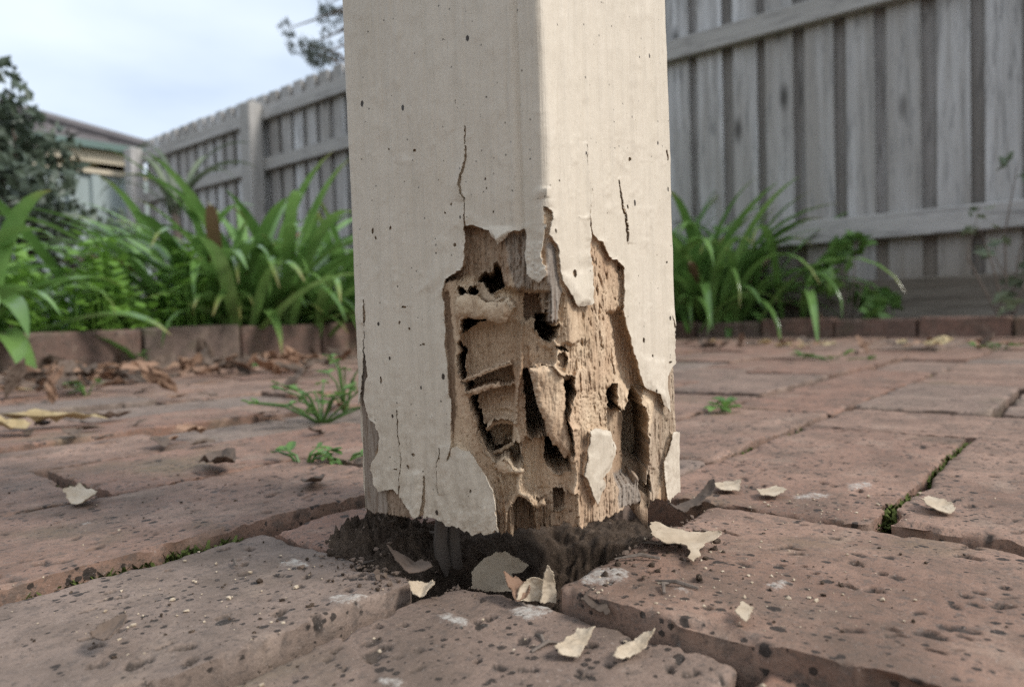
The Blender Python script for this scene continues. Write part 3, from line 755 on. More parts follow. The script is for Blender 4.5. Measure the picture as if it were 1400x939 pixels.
sp_m = np.full(sd.shape, 9.0)
for x0, y0, a, b in SPK:
    q = (np.hypot((QX - x0) / a, (QY - y0) / b) - 1) * min(a, b); sp_m = np.minimum(sp_m, q)
sd = np.minimum(sd, sp_m)
sd = np.where(front, sd, 30.0); sd_big = np.where(front, sd_big, 30.0)

# --- relief of the eaten wood, in millimetres straight back from the face
D = 0.35 * (1 - sstep(-1.0, 2.5, sd))
inn = 1 - sstep(0.0, 2.4, sd_big)
D = D + inn * (1.3 + 0.6 * fbm2(PX / 14, PY / 30, 91, 3))
brown = np.zeros_like(D); grey = np.zeros_like(D); fib = np.zeros_like(D)
inside = (sd_big < 2.5)
def feat(poly, d0, soft=1.2, mode='abs', gx=0.0, gy=0.0, br=None, gr=None, fb=None, jit=1.0):
    global D, brown, grey, fib
    xs_, ys_ = zip(*poly); m = 12 + soft * 3
    box = front & (PX > min(xs_) - m) & (PX < max(xs_) + m) & (PY > min(ys_) - m) & (PY < max(ys_) + m) & inside
    if not box.any(): return
    x, y = PX[box] + jit * JX[box], PY[box] + jit * JY[box]
    s = sdf_poly(x, y, poly); k = 1 - sstep(-soft, soft, s)
    cx_, cy_ = sum(xs_) / len(xs_), sum(ys_) / len(ys_)
    tgt = d0 + gx * (PX[box] - cx_) + gy * (PY[box] - cy_)
    if mode == 'abs': tgt = np.maximum(tgt - OFF[box] * 1000, 0.9)
    D[box] = D[box] * (1 - k) + tgt * k
    for arr, val in (('brown', br), ('grey', gr), ('fib', fb)):
        if val is not None:
            A = globals()[arr]; A[box] = A[box] * (1 - k) + val * k
RDG = []
def ridge(pl, h, w, taper=True):
    global D
    xs_, ys_ = zip(*pl); m = w * 4
    box = front & (PX > min(xs_) - m) & (PX < max(xs_) + m) & (PY > min(ys_) - m) & (PY < max(ys_) + m) & inside
    d, tt = line_dist(QX[box], QY[box], pl)
    hh = h * (np.sin(np.pi * np.clip(tt, 0.08, 0.92)) if taper else 1.0)
    D[box] = np.maximum(D[box] - hh * np.exp(-(d / w) ** 2), 0.6)
R_ = 'rel'
JX = 2.0 * fbm2(PX / 8, PY / 11, 171, 2) + 1.3 * noise2(PX / 2.6, PY / 3.4, 172); JY = 3.0 * fbm2(PX / 6, PY / 9, 173, 2) + 2.0 * noise2(PX / 2.2, PY / 4, 174)
# bare faces
feat([(500, 440), (480, 560), (470, 790), (578, 790), (575, 690), (535, 655), (505, 640), (522, 600), (505, 560)], 1.1, 2, R_, gr=0.85, br=0.4, fb=1.0)
feat([(528, 668), (541, 667), (556, 686), (573, 708), (560, 730), (528, 730)], 2.2, 1, R_, gr=0.35, br=0.6, fb=0.6)
feat([(780, 330), (850, 330), (866, 480), (850, 600), (790, 600), (775, 440)], 2.0, 3, R_, fb=0.75)
feat([(836, 430), (852, 425), (884, 530), (868, 545), (850, 520)], 10.0, 6, R_, fb=0.3, br=0.15)
feat([(905, 505), (935, 440), (940, 600), (915, 600), (898, 700), (880, 700), (884, 620), (895, 560)], 2.2, 2, R_, gr=0.45, fb=0.8)
# upper left pocket
feat([(634, 305), (690, 310), (692, 350), (700, 372), (690, 395), (620, 400), (605, 380), (634, 362)], 4.2, 3, R_, gx=-0.05, br=0.6, fb=0.3)
feat([(688, 318), (722, 314), (726, 395), (705, 398), (694, 362)], 2.2, 3, R_, gr=0.75, fb=1.0)
feat([(722, 372), (748, 378), (752, 395), (724, 396)], 2.8, 1.5, R_, gr=0.5, fb=1)
# main hollow across the arris
feat([(604, 386), (640, 376), (700, 396), (752, 398), (775, 402), (790, 425), (800, 470), (790, 560), (796, 640), (794, 760), (690, 760), (672, 660), (650, 628), (622, 610), (614, 540)], 15.5, 4, 'abs', gx=-0.115, gy=0.0, br=0.0)
# left rim
feat([(604, 386), (622, 380), (626, 440), (628, 520), (634, 560), (652, 600), (672, 640), (690, 690), (690, 760), (676, 760), (650, 628), (622, 610), (612, 540), (606, 450)], 3.2, 4.5, R_, gx=0.10, br=0.1)
feat([(606, 400), (613, 400), (620, 470), (622, 560), (618, 600), (612, 540), (607, 450)], 1.8, 1.5, R_, br=0.75)
# inner concave floor
feat(T(3, (425, 90), (600, 10), (900, 0), (925, 340), (880, 380), (640, 440), (470, 500), (430, 280)), 26.0, 4, 'abs', gx=-0.21, gy=0.02, br=0.08)
feat(T(3, (455, 520), (620, 420), (840, 365), (870, 520), (740, 540), (500, 590)), 31.0, 1.8, 'abs', gx=-0.2, br=0.3)
feat(T(3, (490, 640), (640, 570), (880, 560), (880, 850), (760, 830), (640, 880), (560, 800)), 28.5, 3, 'abs', gx=-0.21, gy=-0.06, br=0.05)
feat(T(4, (650, 60), (740, -10), (850, 0), (860, 160), (700, 230), (640, 130)), 35.5, 2, 'abs', gx=-0.2, gy=-0.05, br=0.15)
feat(T(4, (700, 230), (860, 160), (920, 170), (930, 350), (880, 360), (830, 300), (780, 270), (740, 320), (700, 300)), 36.0, 1.6, 'abs', gx=-0.1, br=0.25)
# plateau between upper holes
feat(T(2, (400, 640), (560, 640), (640, 700), (840, 660), (880, 740), (800, 840), (640, 830), (480, 810), (420, 830), (380, 800)), 17.5, 3, 'abs', gx=-0.17, br=0.0)
feat(T(2, (560, 520), (600, 510), (690, 640), (800, 660), (720, 710), (620, 690), (575, 600)), 14.5, 2, 'abs', gx=-0.15, br=0.3)
# right of the ridge
feat(T(2, (955, 600), (1090, 600), (1110, 820), (950, 820)), 19.0, 1.2, 'abs', br=0.75, fb=0.5)
feat(T(2, (1090, 590), (1170, 600), (1180, 900), (1140, 830), (1110, 820)), 8.5, 1.2, 'abs', br=0.35, gr=0.3, fb=0.8)
feat(T(7, (10, 60), (110, 80), (230, 130), (260, 240), (40, 260), (20, 200)), 13.0, 3, 'abs', br=0.0)
feat(T(7, (240, 60), (420, 60), (560, 20), (560, 200), (400, 330), (320, 350), (230, 260), (270, 120)), 12.5, 2, 'abs', gx=0.28)
# bottom: lower left recess with web, alcove and fibres
feat(T(4, (960, 150), (1340, 150), (1390, 420), (1350, 600), (1110, 640), (960, 560), (930, 400)), 19.5, 4, 'abs', gx=-0.10)
feat(T(4, (720, 380), (930, 400), (910, 560), (800, 700), (740, 640)), 20.5, 3, 'abs', gx=-0.14)
feat(T(4, (1050, 640), (1340, 590), (1390, 760), (1390, 960), (1040, 960)), 17.5, 2.5, 'abs', gx=-0.09, fb=1.0, br=0.35)
feat(T(8, (350, 540), (440, 520), (452, 860), (340, 860)), 14.5, 2, 'abs', gx=0.0, fb=0.4)
feat(T(4, (720, 640), (860, 640), (850, 960), (730, 960)), 18.5, 2.5, 'abs', gx=-0.14, fb=1.0, br=0.25)
feat(T(4, (850, 650), (900, 575), (960, 590), (1040, 660), (1055, 960), (855, 960)), 27.0, 1.3, 'abs', fb=1.0, br=0.65)
# tongue of sound wood in the middle
TG = T(7, (25, 265), (120, 245), (230, 250), (295, 330), (315, 480), (318, 680), (350, 800), (380, 937), (405, 1000), (372, 985), (340, 985), (318, 1005), (298, 980), (262, 905), (220, 895), (185, 800), (150, 690), (100, 595), (62, 430))
# granular band on the right face
feat(T(7, (400, 460), (700, 420), (690, 600), (690, 770), (520, 800), (420, 780), (360, 700)), 2.6, 3, R_, fb=0.2)
feat(T(8, (400, 0), (515, 0), (470, 350), (560, 600), (600, 760), (460, 790), (430, 400)), 3.0, 2, R_, br=0.3, fb=0.8)
feat(T(8, (640, 380), (720, 320), (780, 400), (960, 380), (960, 600), (560, 800), (570, 610)), 2.4, 2, R_, fb=0.6, gr=0.2)
feat(T(8, (770, 420), (960, 380), (965, 600), (780, 640)), 2.6, 2, R_, gr=0.95, fb=0.4)
# right-hand pocket
feat(T(7, (690, 600), (800, 640), (950, 560), (1010, 600), (1020, 937), (1020, 1050), (930, 1130), (900, 1230), (760, 1250), (720, 1060), (700, 900)), 20.0, 1.5, R_, gx=0.35, br=0.45)
# holes
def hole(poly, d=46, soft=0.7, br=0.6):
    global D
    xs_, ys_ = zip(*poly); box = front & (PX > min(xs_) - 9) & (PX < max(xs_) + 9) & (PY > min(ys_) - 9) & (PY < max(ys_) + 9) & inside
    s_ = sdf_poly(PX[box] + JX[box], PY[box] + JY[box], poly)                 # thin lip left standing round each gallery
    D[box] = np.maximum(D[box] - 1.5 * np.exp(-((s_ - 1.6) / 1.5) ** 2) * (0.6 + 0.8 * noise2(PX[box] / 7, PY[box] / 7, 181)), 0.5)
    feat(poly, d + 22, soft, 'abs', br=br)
hole(T(2, (585, 450), (625, 440), (655, 460), (690, 420), (710, 360), (745, 390), (770, 500), (775, 550), (740, 565), (675, 605), (640, 560), (600, 510), (570, 520)), 36)
hole(T(2, (405, 565), (440, 570), (470, 612), (440, 645), (405, 630)), 52); hole(T(2, (480, 595), (525, 545), (560, 610), (500, 632)), 48)
hole(T(2, (425, 830), (470, 812), (495, 840), (625, 826), (540, 870), (480, 910), (432, 935)), 58)
hole(T(3, (400, 150), (418, 180), (455, 240), (445, 300), (440, 400), (455, 492), (428, 500), (385, 320), (418, 260), (393, 180)), 56)
hole(T(3, (452, 518), (490, 525), (525, 582), (462, 590)), 56)
hole(T(3, (488, 655), (548, 618), (545, 700), (575, 800), (605, 870), (650, 895), (640, 960), (640, 980), (700, 1090), (730, 1110), (790, 1130), (720, 1180), (690, 1170), (640, 1110), (595, 1030), (568, 950), (540, 800), (520, 745)), 60)
hole(T(3, (1045, 60), (1055, 0), (1060, -70), (1140, -90), (1170, -10), (1230, 50), (1262, 15), (1240, 120), (1190, 182), (1120, 150)), 46)
hole(T(3, (1250, 292), (1290, 275), (1322, 310), (1312, 370), (1280, 378)), 40); feat(T(3, (1240, 215), (1320, 205), (1330, 240), (1260, 240)), 17, 0.8, 'abs', br=0.7)
hole(T(7, (290, 330), (400, 342), (412, 460), (385, 560), (358, 700), (400, 830), (408, 1000), (350, 830), (315, 680), (310, 480)), 44)
hole(T(7, (-30, 300), (10, 280), (60, 430), (100, 595), (150, 680), (185, 800), (175, 865), (100, 872), (60, 885), (15, 830), (-5, 560)), 34, 1.2, 0.6)
hole(T(8, (155, 275), (185, 90), (250, 105), (300, 180), (380, 170), (392, 350), (330, 387), (250, 377), (190, 340)), 58)
hole(T(8, (255, 600), (270, 530), (330, 510), (345, 560), (330, 650), (270, 660)), 40)
hole(T(7, (718, 392), (755, 395), (768, 580), (795, 620), (750, 640), (695, 610), (680, 470)), 62)
hole(T(7, (870, 472), (920, 448), (962, 500), (968, 560), (1008, 600), (1002, 700), (1022, 800), (1022, 937), (1012, 1085), (960, 1150), (920, 1190), (912, 1130), (872, 1120), (862, 900), (880, 700), (830, 590)), 78)
hole(T(8, (945, 348), (1022, 335), (1032, 480), (995, 585), (960, 590), (955, 480)), 74)
feat(TG, 10.0, 0.9, 'abs', gx=0.10, gy=0.02, fb=0.4, br=0.0)
# ridges, webs, splinters
ridge(T(3, (440, 492), (520, 470), (600, 428), (720, 375), (830, 343)), 9.0, 1.6, False); ridge(T(3, (460, 592), (540, 575), (620, 545), (740, 525)), 9.0, 1.7, False)
ridge(T(3, (640, 880), (700, 830), (780, 822), (860, 840)), 7.0, 1.8, False); ridge(T(4, (700, 235), (780, 205), (865, 155)), 7.0, 1.6, False)
ridge(T(3, (930, 20), (925, 200), (925, 380), (900, 560), (885, 700), (880, 850)), 4.5, 3.0, False); ridge(T(4, (880, 0), (910, 150), (935, 350)), 4.5, 3.0)
ridge(T(3, (700, 760), (800, 740), (880, 770)), 1.6, 3.0); ridge(T(3, (690, 700), (780, 650), (870, 650)), 1.4, 3.0)
ridge(T(4, (720, 330), (790, 290), (860, 370), (960, 380)), 5.0, 2.4); ridge(T(4, (910, 390), (900, 480), (910, 565)), 5.0, 3.2)
ridge(T(4, (740, 390), (770, 560), (800, 700)), 4.0, 2.4); ridge(T(4, (910, 565), (1000, 600), (1060, 665), (1110, 640)), 5.5, 2.6); ridge(T(4, (910, 570), (860, 640), (800, 720), (790, 880)), 5.0, 2.8)
for xx in (890, 940, 990, 1060, 1110, 1140, 1200): ridge(T(4, (xx, 660 + (xx * 7) % 50), (xx + 4, 800), (xx, 930)), 3.0, 1.1, False)
for xx in (745, 790, 830): ridge(T(4, (xx, 730), (xx + 4, 930)), 2.5, 1.2, False)
ridge(T(7, (330, 60), (350, 200), (330, 330)), 2.0, 2.2); ridge(T(7, (20, 262), (120, 240), (230, 250), (330, 345)), 3.5, 1.6, False)
ridge(T(7, (1040, 560), (1050, 750), (1060, 937), (1060, 1080)), 2.6, 3.0, False)
ridge(T(8, (925, 290), (980, 240), (1060, 250), (1090, 330)), 3.0, 2.6)
for k in range(80):                               # slots along the grain on the bare right face
    r = np.random.default_rng(800 + k); x0, y0 = r.uniform(790, 848), r.uniform(345, 560); L = r.uniform(4, 34)
    box = front & (np.abs(PX - x0) < 14) & (PY > y0 - 4) & (PY < y0 + L + 4) & inside & (D < 6)
    d, tt = line_dist(QX[box], QY[box], [(x0, y0), (x0 + r.normal(0, 1.5) + 2, y0 + L * 0.5), (x0 + 3 + r.normal(0, 1.5), y0 + L)])
    D[box] += r.uniform(0.5, 1.9) * np.exp(-(d / r.uniform(0.7, 1.2)) ** 2) * np.sin(np.pi * np.clip(tt, 0.05, 0.95))
# grey splinter beside the arris
SPL = [(749, 323), (757, 331), (762, 349), (766, 385.4), (769.5, 402), (766, 425), (763, 440), (760.4, 446), (758, 438), (756, 447), (753, 442), (752, 415), (749, 379), (746.5, 349)]
feat(SPL, 1.6, 0.9, R_, gr=1.0, br=0.0, fb=1.0)
# texture of the relief
deep = sstep(0.8, 3.0, D) * inside
lam = fbm2(PX / 5.2 + 0.5 * noise2(PX / 30, PY / 50, 4), PY / 75.0, 211, 3); lam = np.clip(1 - np.abs(lam) * 5.0, 0, 1)
D = D - deep * 1.15 * lam * (0.25 + 0.75 * np.clip(0.5 + fbm2(PX / 24, PY / 24, 213, 2), 0, 1)) * (0.35 + 0.9 * fib)
splt = np.clip(1 - np.abs(fbm2(PX / 4.0 + 40, PY / 60.0, 215, 3)) * 9, 0, 1)
D = D + deep * 0.8 * splt * (0.3 + fib)
gal = 1 - np.abs(fbm2(PX / 7.5 + 0.4 * noise2(PX / 20, PY / 20, 3), PY / 34.0, 207, 3)) * 2.2
D = D - deep * 0.9 * np.clip(gal - 0.55, 0, 1) * (0.4 + 0.6 * fib)
D = D + deep * 1.2 * np.clip(noise2(PX / 2.6, PY / 3.6, 209) - 0.62, 0, 1) * 2
D = D + deep * (0.55 * fbm2(PX / 3.2, PY / 26.0, 201, 3) * (0.5 + fib) + 0.35 * fbm2(PX / 6, PY / 6, 202, 4) + 0.18 * noise2(PX / 1.6, PY / 1.6, 203))
gb = 1 - sstep(-6, 4, sdf_poly(PX, PY, T(7, (400, 440), (700, 420), (690, 600), (690, 770), (520, 800), (420, 780), (360, 700))))
D = D + gb * inside * 1.3 * np.abs(fbm2(PX / 4.5, PY / 4.5, 205, 3))
D = np.where(front, np.maximum(D, 0), 0) * 0.001
fade = 1 - sstep(ZT1 - 0.004, ZT1, Zr); D = D * fade
CORE = B0.copy(); CORE[..., 1] += D
dzb = -(HC - zb)[:, None] * D[:, 4:5] / B0[:, :1, 1]
CORE[..., 2] += dzb * np.exp(-(Zr - zb[:, None]) / 0.012) * (Zr < 1)
CORE -= N3 * 0.00025

post = empty('timber_post', (PA.x, PA.y + 0.06, 0)); tag(post, 'cream painted square timber post with a termite-eaten foot and peeling paint', 'post')
ORG = np.array(post.location)
def local(V): return V - ORG
V = local(CORE).reshape(-1, 3); F = grid_faces(NU, NV, True)
# close the end grain: rings pulled in and up from the broken edge
ctr = np.array([*(A0 + (U2 + V2) * SP / 2), 0.0])
ring0 = np.arange(NU) * NV; VV = [V]; FF = [F]; prev = ring0; nb_ = len(V)
rb = CORE[:, 0, :]
for k, (fr, dz) in enumerate(((0.10, 0.0015), (0.35, 0.006), (0.7, 0.008), (0.97, 0.007))):
    q = rb * (1 - fr) + ctr * fr; q[:, 2] = rb[:, 2] * (1 - min(1, fr * 2)) + 0.026 * min(1, fr * 2) + dz * 1.5 + 0.0012 * fbm2(q[:, 0] * 200, q[:, 1] * 200, 300 + k, 3)
    VV.append(local(q)); cur = nb_ + k * NU + np.arange(NU)
    FF.append(np.stack([prev, cur, np.roll(cur, -1), np.roll(prev, -1)], -1)); prev = cur
core_me = new_mesh('wood_core', np.concatenate(VV), np.concatenate(FF), True)
ext = np.zeros(4 * NU)
for nm, A in (('brown', brown), ('grey', grey), ('fibre', fib)):
    attr(core_me, nm, np.concatenate([np.clip(A, 0, 1).ravel(), ext + (0.6 if nm == 'brown' else 0.0)]))
core = obj('wood_core', core_me, M['wood'], post)

# --- paint skin: everything outside the damage, rim snapped to the torn outline, edges lifting
lift = np.full(D.shape, 0.42)
near_rim = np.exp(-np.clip(sd_big, 0, 99) / 5.0)
lift += near_rim * np.clip(0.5 + 1.3 * fbm2(PX / 22, PY / 22, 401, 2), 0, 1.6) * 0.65
d_cr = np.full(D.shape, 99.0)
for pl, w0, w1 in CR:
    d, tt = line_dist(PX, PY, pl); d_cr = np.minimum(d_cr, d)
for ci, (pl, w0, w1) in enumerate(CR):
    d, tt = line_dist(PX, PY, pl); pa = np.array(pl); sgn = np.sign(PX - np.interp(PY, pa[:, 1], pa[:, 0])); sg = -1 if ci in (1, 3, 5) else 1
    lift += 0.95 * np.exp(-d / 6.0) * (sgn * sg < 0) * np.sin(np.pi * np.clip(tt, 0.12, 1.0) * 0.8) * (PY > pa[0, 1] - 3) * (PY < pa[-1, 1] + 3)
def lifted(poly, amt, soft, gx=0, gy=0):
    global lift
    k = 1 - sstep(-soft, 0.6, sdf_poly(QX, QY, poly)); cx_ = np.mean([p[0] for p in poly]); cy_ = np.mean([p[1] for p in poly])
    lift += k * np.maximum(0, amt + gx * (PX - cx_) + gy * (PY - cy_)) * front
lifted([(670, 306), (705, 308), (704, 318), (684, 336), (670, 316)], 1.0, 6, 0, 0.12)
lifted([(566, 408), (580, 401), (593, 402), (609, 389), (612, 380), (634, 366), (634, 330), (600, 320)], 0.35, 16, 0, 0.012)
lifted([(758, 370), (812, 360), (810, 420), (784, 424), (766, 390)], 1.0, 14, 0.0, 0.03)
lifted([(780, 297), (803, 294), (812, 330), (800, 330), (792, 300)], 0.4, 6)
lifted([(722, 330), (748, 330), (748, 392), (722, 380)], 0.3, 5, 0.0, 0.006)
lifted(ISL[0], 0.9, 8, 0.03, -0.004); lifted([(905, 590), (940, 585), (940, 690), (905, 690)], 0.6, 6, -0.03, 0)
lifted([(611, 632), (626, 608), (646, 616), (684, 690), (684, 735), (640, 735)], 0.7, 22, 0.012, 0)
lifted([(552, 640), (582, 640), (580, 712), (560, 712), (548, 680)], 0.9, 10, 0.02, 0.015)
lifted([(868, 480), (912, 490), (912, 566), (880, 530)], 0.9, 10, 0, 0.02)
# wrinkles on the puckered flake and small blisters
wr = 1 - sstep(-3, 2, sdf_poly(PX, PY, [(720, 332), (748, 330), (748, 384), (724, 378)]))
lift += wr * 0.7 * np.abs(fbm2(PX / 9 + PY / 14, PY / 6 - PX / 12, 411, 3))
lift += 0.22 * np.clip(fbm2(PX / 16, PY / 22, 415, 3) - 0.18, 0, 1) * 2 * front
lift += 0.17 * fbm2(PX / 3.0, PY / 70, 416, 3) * front + 0.12 * fbm2(PX / 28, PY / 34, 418, 3) * front
low = sstep(660, 712, PY) * front
lift += low * 0.35 * np.abs(fbm2(PX / 7, PY / 5, 417, 3))
lift = np.where(front, lift, 0.42 + 0 * lift) * 0.001
lift = np.where(Zr > ZT2 - 1e-6, 0.00042, lift)
PAINT = B0 + N3 * lift[..., None]
# face mask
sd4 = (sd + np.roll(sd, -1, 0)); sd4 = (sd4[:, :-1] + sd4[:, 1:]) / 4
keepf = sd4 > 0
# snap rim vertices to the zero contour
gu = (np.roll(sd, -1, 0) - np.roll(sd, 1, 0)) / 2; gv = np.gradient(sd, axis=1)
g2 = gu ** 2 + gv ** 2 + 1e-6
kf = np.zeros((NU, NV), int)
kk = keepf.astype(int)
kf[:, :-1] += kk; kf[:, 1:] += kk; kf2 = np.roll(kk, 1, 0); kf[:, :-1] += kf2; kf[:, 1:] += kf2
rim = (kf > 0) & (kf < 4) & (np.abs(sd) < 4) & front
rim[:, 0] = False; rim[:, -1] = False
du = np.clip(-sd * gu / g2, -0.75, 0.75) * rim; dv = np.clip(-sd * gv / g2, -0.75, 0.75) * rim
Pu = np.where(du[..., None] > 0, np.roll(PAINT, -1, 0) - PAINT, PAINT - np.roll(PAINT, 1, 0))
Pv1 = np.concatenate([PAINT[:, 1:] - PAINT[:, :-1], np.zeros((NU, 1, 3))], 1); Pv0 = np.concatenate([np.zeros((NU, 1, 3)), PAINT[:, 1:] - PAINT[:, :-1]], 1)
Pv = np.where(dv[..., None] > 0, Pv1, Pv0)
PAINT = PAINT + Pu * du[..., None] + Pv * dv[..., None]
pf = grid_faces(NU, NV, True, keepf)
used = np.unique(pf); remap = -np.ones(NU * NV, int); remap[used] = np.arange(len(used))
pm = new_mesh('paint_coat', local(PAINT).reshape(-1, 3)[used], remap[pf], True)
paint = obj('paint_coat', pm, M['paint'], post)
sol = paint.modifiers.new('thickness', 'SOLIDIFY'); sol.thickness = 0.00028; sol.offset = -1.0; sol.use_rim = True
es = paint.modifiers.new('crisp_edges', 'EDGE_SPLIT'); es.split_angle = math.radians(50)
# rotten heart of the post still standing in the hole
b = MB()
for k in range(2):
    c_ = at_y(606 + k * 12, 700, 0.298 + 0.004 * (k % 2))
    b.tube([(c_.x, c_.y, 0.033), (c_.x + random.uniform(-0.001, 0.001), c_.y, 0.018), (c_.x + random.uniform(-0.003, 0.003), c_.y - 0.001, -0.002), (c_.x, c_.y, -0.03)], [0.003, 0.0022 + random.uniform(0, 0.001), 0.0028, 0.005], 9)
hm = b.mesh('rotten_heart', True); hm.transform(Matrix.Translation(-post.location))
attr(hm, 'brown', np.full(len(hm.vertices), 0.9)); attr(hm, 'grey', np.full(len(hm.vertices), 0.3)); attr(hm, 'fibre', np.full(len(hm.vertices), 1.0))
obj('rotten_heart', hm, M['bark'], post)

# --- papery sheets of wood left standing between the galleries
def wood_sheet(poly, d0, gx=0.0, gy=0.0, curl=0.0, seed=0, br=0.0, gr=0.0):
    Pq = np.array(poly); lo_, hi = Pq.min(0) - 3, Pq.max(0) + 3; c0 = Pq.mean(0); st = 0.8
    xs_ = np.arange(lo_[0], hi[0], st); ys_ = np.arange(lo_[1], hi[1], st); X, Y = np.meshgrid(xs_, ys_, indexing='ij')
    jx = 1.6 * fbm2(X / 6, Y / 6, seed, 3) + 0.7 * noise2(X / 2, Y / 2, seed + 1); jy = 2.0 * fbm2(X / 6 + 7, Y / 6, seed + 2, 3) + 0.9 * noise2(X / 2 + 4, Y / 2, seed + 3)
    s = sdf_poly(X + jx, Y + jy, [tuple(q) for q in Pq])
    dep = d0 + gx * (X - c0[0]) + gy * (Y - c0[1]) + curl * np.clip(1 + s / 9.0, 0, 1.2) ** 2 + 0.8 * fbm2(X / 9, Y / 16, seed + 5, 3) + 0.3 * fbm2(X / 3, Y / 14, seed + 6, 2)
    yy = A0.y + dep * 0.001
    dirs = FW[None, None] + RT[None, None] * ((X - CX) / FPX)[..., None] - UP[None, None] * ((Y - CY) / FPX)[..., None]
    P_ = np.array(CAMP) + dirs * (yy / dirs[..., 1])[..., None]
    sc = (s[:-1, :-1] + s[1:, 1:] + s[:-1, 1:] + s[1:, :-1]) / 4; f = grid_faces(len(xs_), len(ys_), mask=sc < 0)
    if not len(f): return
    V = local(P_).reshape(-1, 3); u = np.unique(f); rm = -np.ones(len(V), int); rm[u] = np.arange(len(u))
    me_ = new_mesh('wood_sheet', V[u], rm[f], True)
    for nm, val in (('brown', br), ('grey', gr), ('fibre', 0.5)): attr(me_, nm, np.full(len(u), val))
    o = obj('wood_sheet', me_, M['wood'], post)
    m_ = o.modifiers.new('thickness', 'SOLIDIFY'); m_.thickness = 0.0005; m_.offset = 0.0
wood_sheet(TG, 8.5, 0.12, 0.03, 2.2, 901)
wood_sheet(T(3, (436, 484), (520, 452), (600, 412), (720, 362), (835, 330), (850, 352), (720, 392), (610, 440), (520, 480), (450, 502)), 19.5, -0.19, 0, 1.0, 902)
wood_sheet(T(3, (455, 588), (540, 558), (640, 528), (750, 505), (765, 535), (640, 562), (545, 595), (470, 612)), 20.5, -0.19, 0, 1.0, 903)
wood_sheet(T(3, (630, 890), (690, 815), (780, 800), (872, 828), (866, 852), (780, 836), (705, 850), (655, 905)), 23.0, -0.17, 0, 1.0, 904)
wood_sheet(T(4, (690, 232), (780, 190), (868, 140), (872, 165), (785, 218), (705, 250)), 26.0, -0.15, 0, 1.0, 905)
wood_sheet(T(2, (392, 650), (470, 625), (560, 640), (640, 700), (800, 690), (845, 760), (800, 850), (720, 862), (640, 822), (560, 832), (480, 800), (425, 828), (380, 790)), 13.5, -0.19, 0.02, 2.0, 906)
wood_sheet(T(4, (712, 335), (790, 268), (835, 300), (870, 360), (955, 372), (935, 412), (850, 405), (750, 395)), 13.5, -0.16, 0, 1.5, 908)
wood_sheet(T(4, (905, 390), (935, 395), (928, 555), (1000, 585), (1070, 660), (1112, 605), (1122, 660), (1060, 695), (980, 628), (905, 588), (805, 725), (790, 700), (885, 560)), 12.5, -0.14, 0, 1.5, 909)
wood_sheet(T(7, (232, 262), (262, 150), (300, 130), (350, 190), (420, 230), (415, 345), (360, 352), (315, 360)), 14.5, 0.28, 0.0, 1.2, 910)
wood_sheet(T(4, (575, 30), (600, 120), (650, 215), (705, 290), (720, 330), (690, 345), (625, 260), (575, 170), (555, 70)), 22.5, -0.16, 0, 1.5, 913)
# ================================================================== PALING FENCE
DF = 2.80
def fpos(s, z, dp=0.0): return W(DF + dp, -s, z)
fence = empty('paling_fence', fpos(2.8, 0)); tag(fence, 'weathered grey timber paling fence with rails running behind the garden', 'fence')
FO = fence.location
frot = math.atan2(VH.y, VH.x)
def slab(name, w, th, z0, z1, m, s, dp, seed, parent=fence, org=None, segs=4):
    """upright board: local x across, y thickness, z up, slightly cupped and uneven"""
    r = random.Random(seed); mb = MB(); nx = 3; V = []; Fc = []
    zs = [z0 + (z1 - z0) * i / segs for i in range(segs + 1)]
    sk = r.uniform(-0.004, 0.004); bow = r.uniform(-0.004, 0.004)
    for i, z in enumerate(zs):
        for k in range(nx + 1):
            x = -w / 2 + w * k / nx + sk * i / segs
            cup = 0.003 * (1 - (2 * k / nx - 1) ** 2) + bow * math.sin(math.pi * i / segs)
            top = r.uniform(-0.003, 0.002) if i == segs else 0
            V.append((x, cup, z + top)); V.append((x, cup + th, z + top))
    c = 2 * (nx + 1)
    for i in range(segs):
        for k in range(nx):
            a = i * c + 2 * k
            Fc.append((a, a + c, a + c + 2, a + 2)); Fc.append((a + 1, a + 3, a + c + 3, a + c + 1))
        a = i * c; Fc.append((a, a + 1, a + c + 1, a + c)); a = i * c + 2 * nx; Fc.append((a, a + c, a + c + 1, a + 1))
    for k in range(nx):
        a = segs * c + 2 * k; Fc.append((a, a + 1, a + 3, a + 2)); a = 2 * k; Fc.append((a, a + 2, a + 3, a + 1))
    o = obj(name, new_mesh(name, V, Fc), m, parent)
    o.location = fpos(s, 0, dp) - (FO if org is None else org)
    o.rotation_euler = (0, 0, frot + math.pi)
    return o
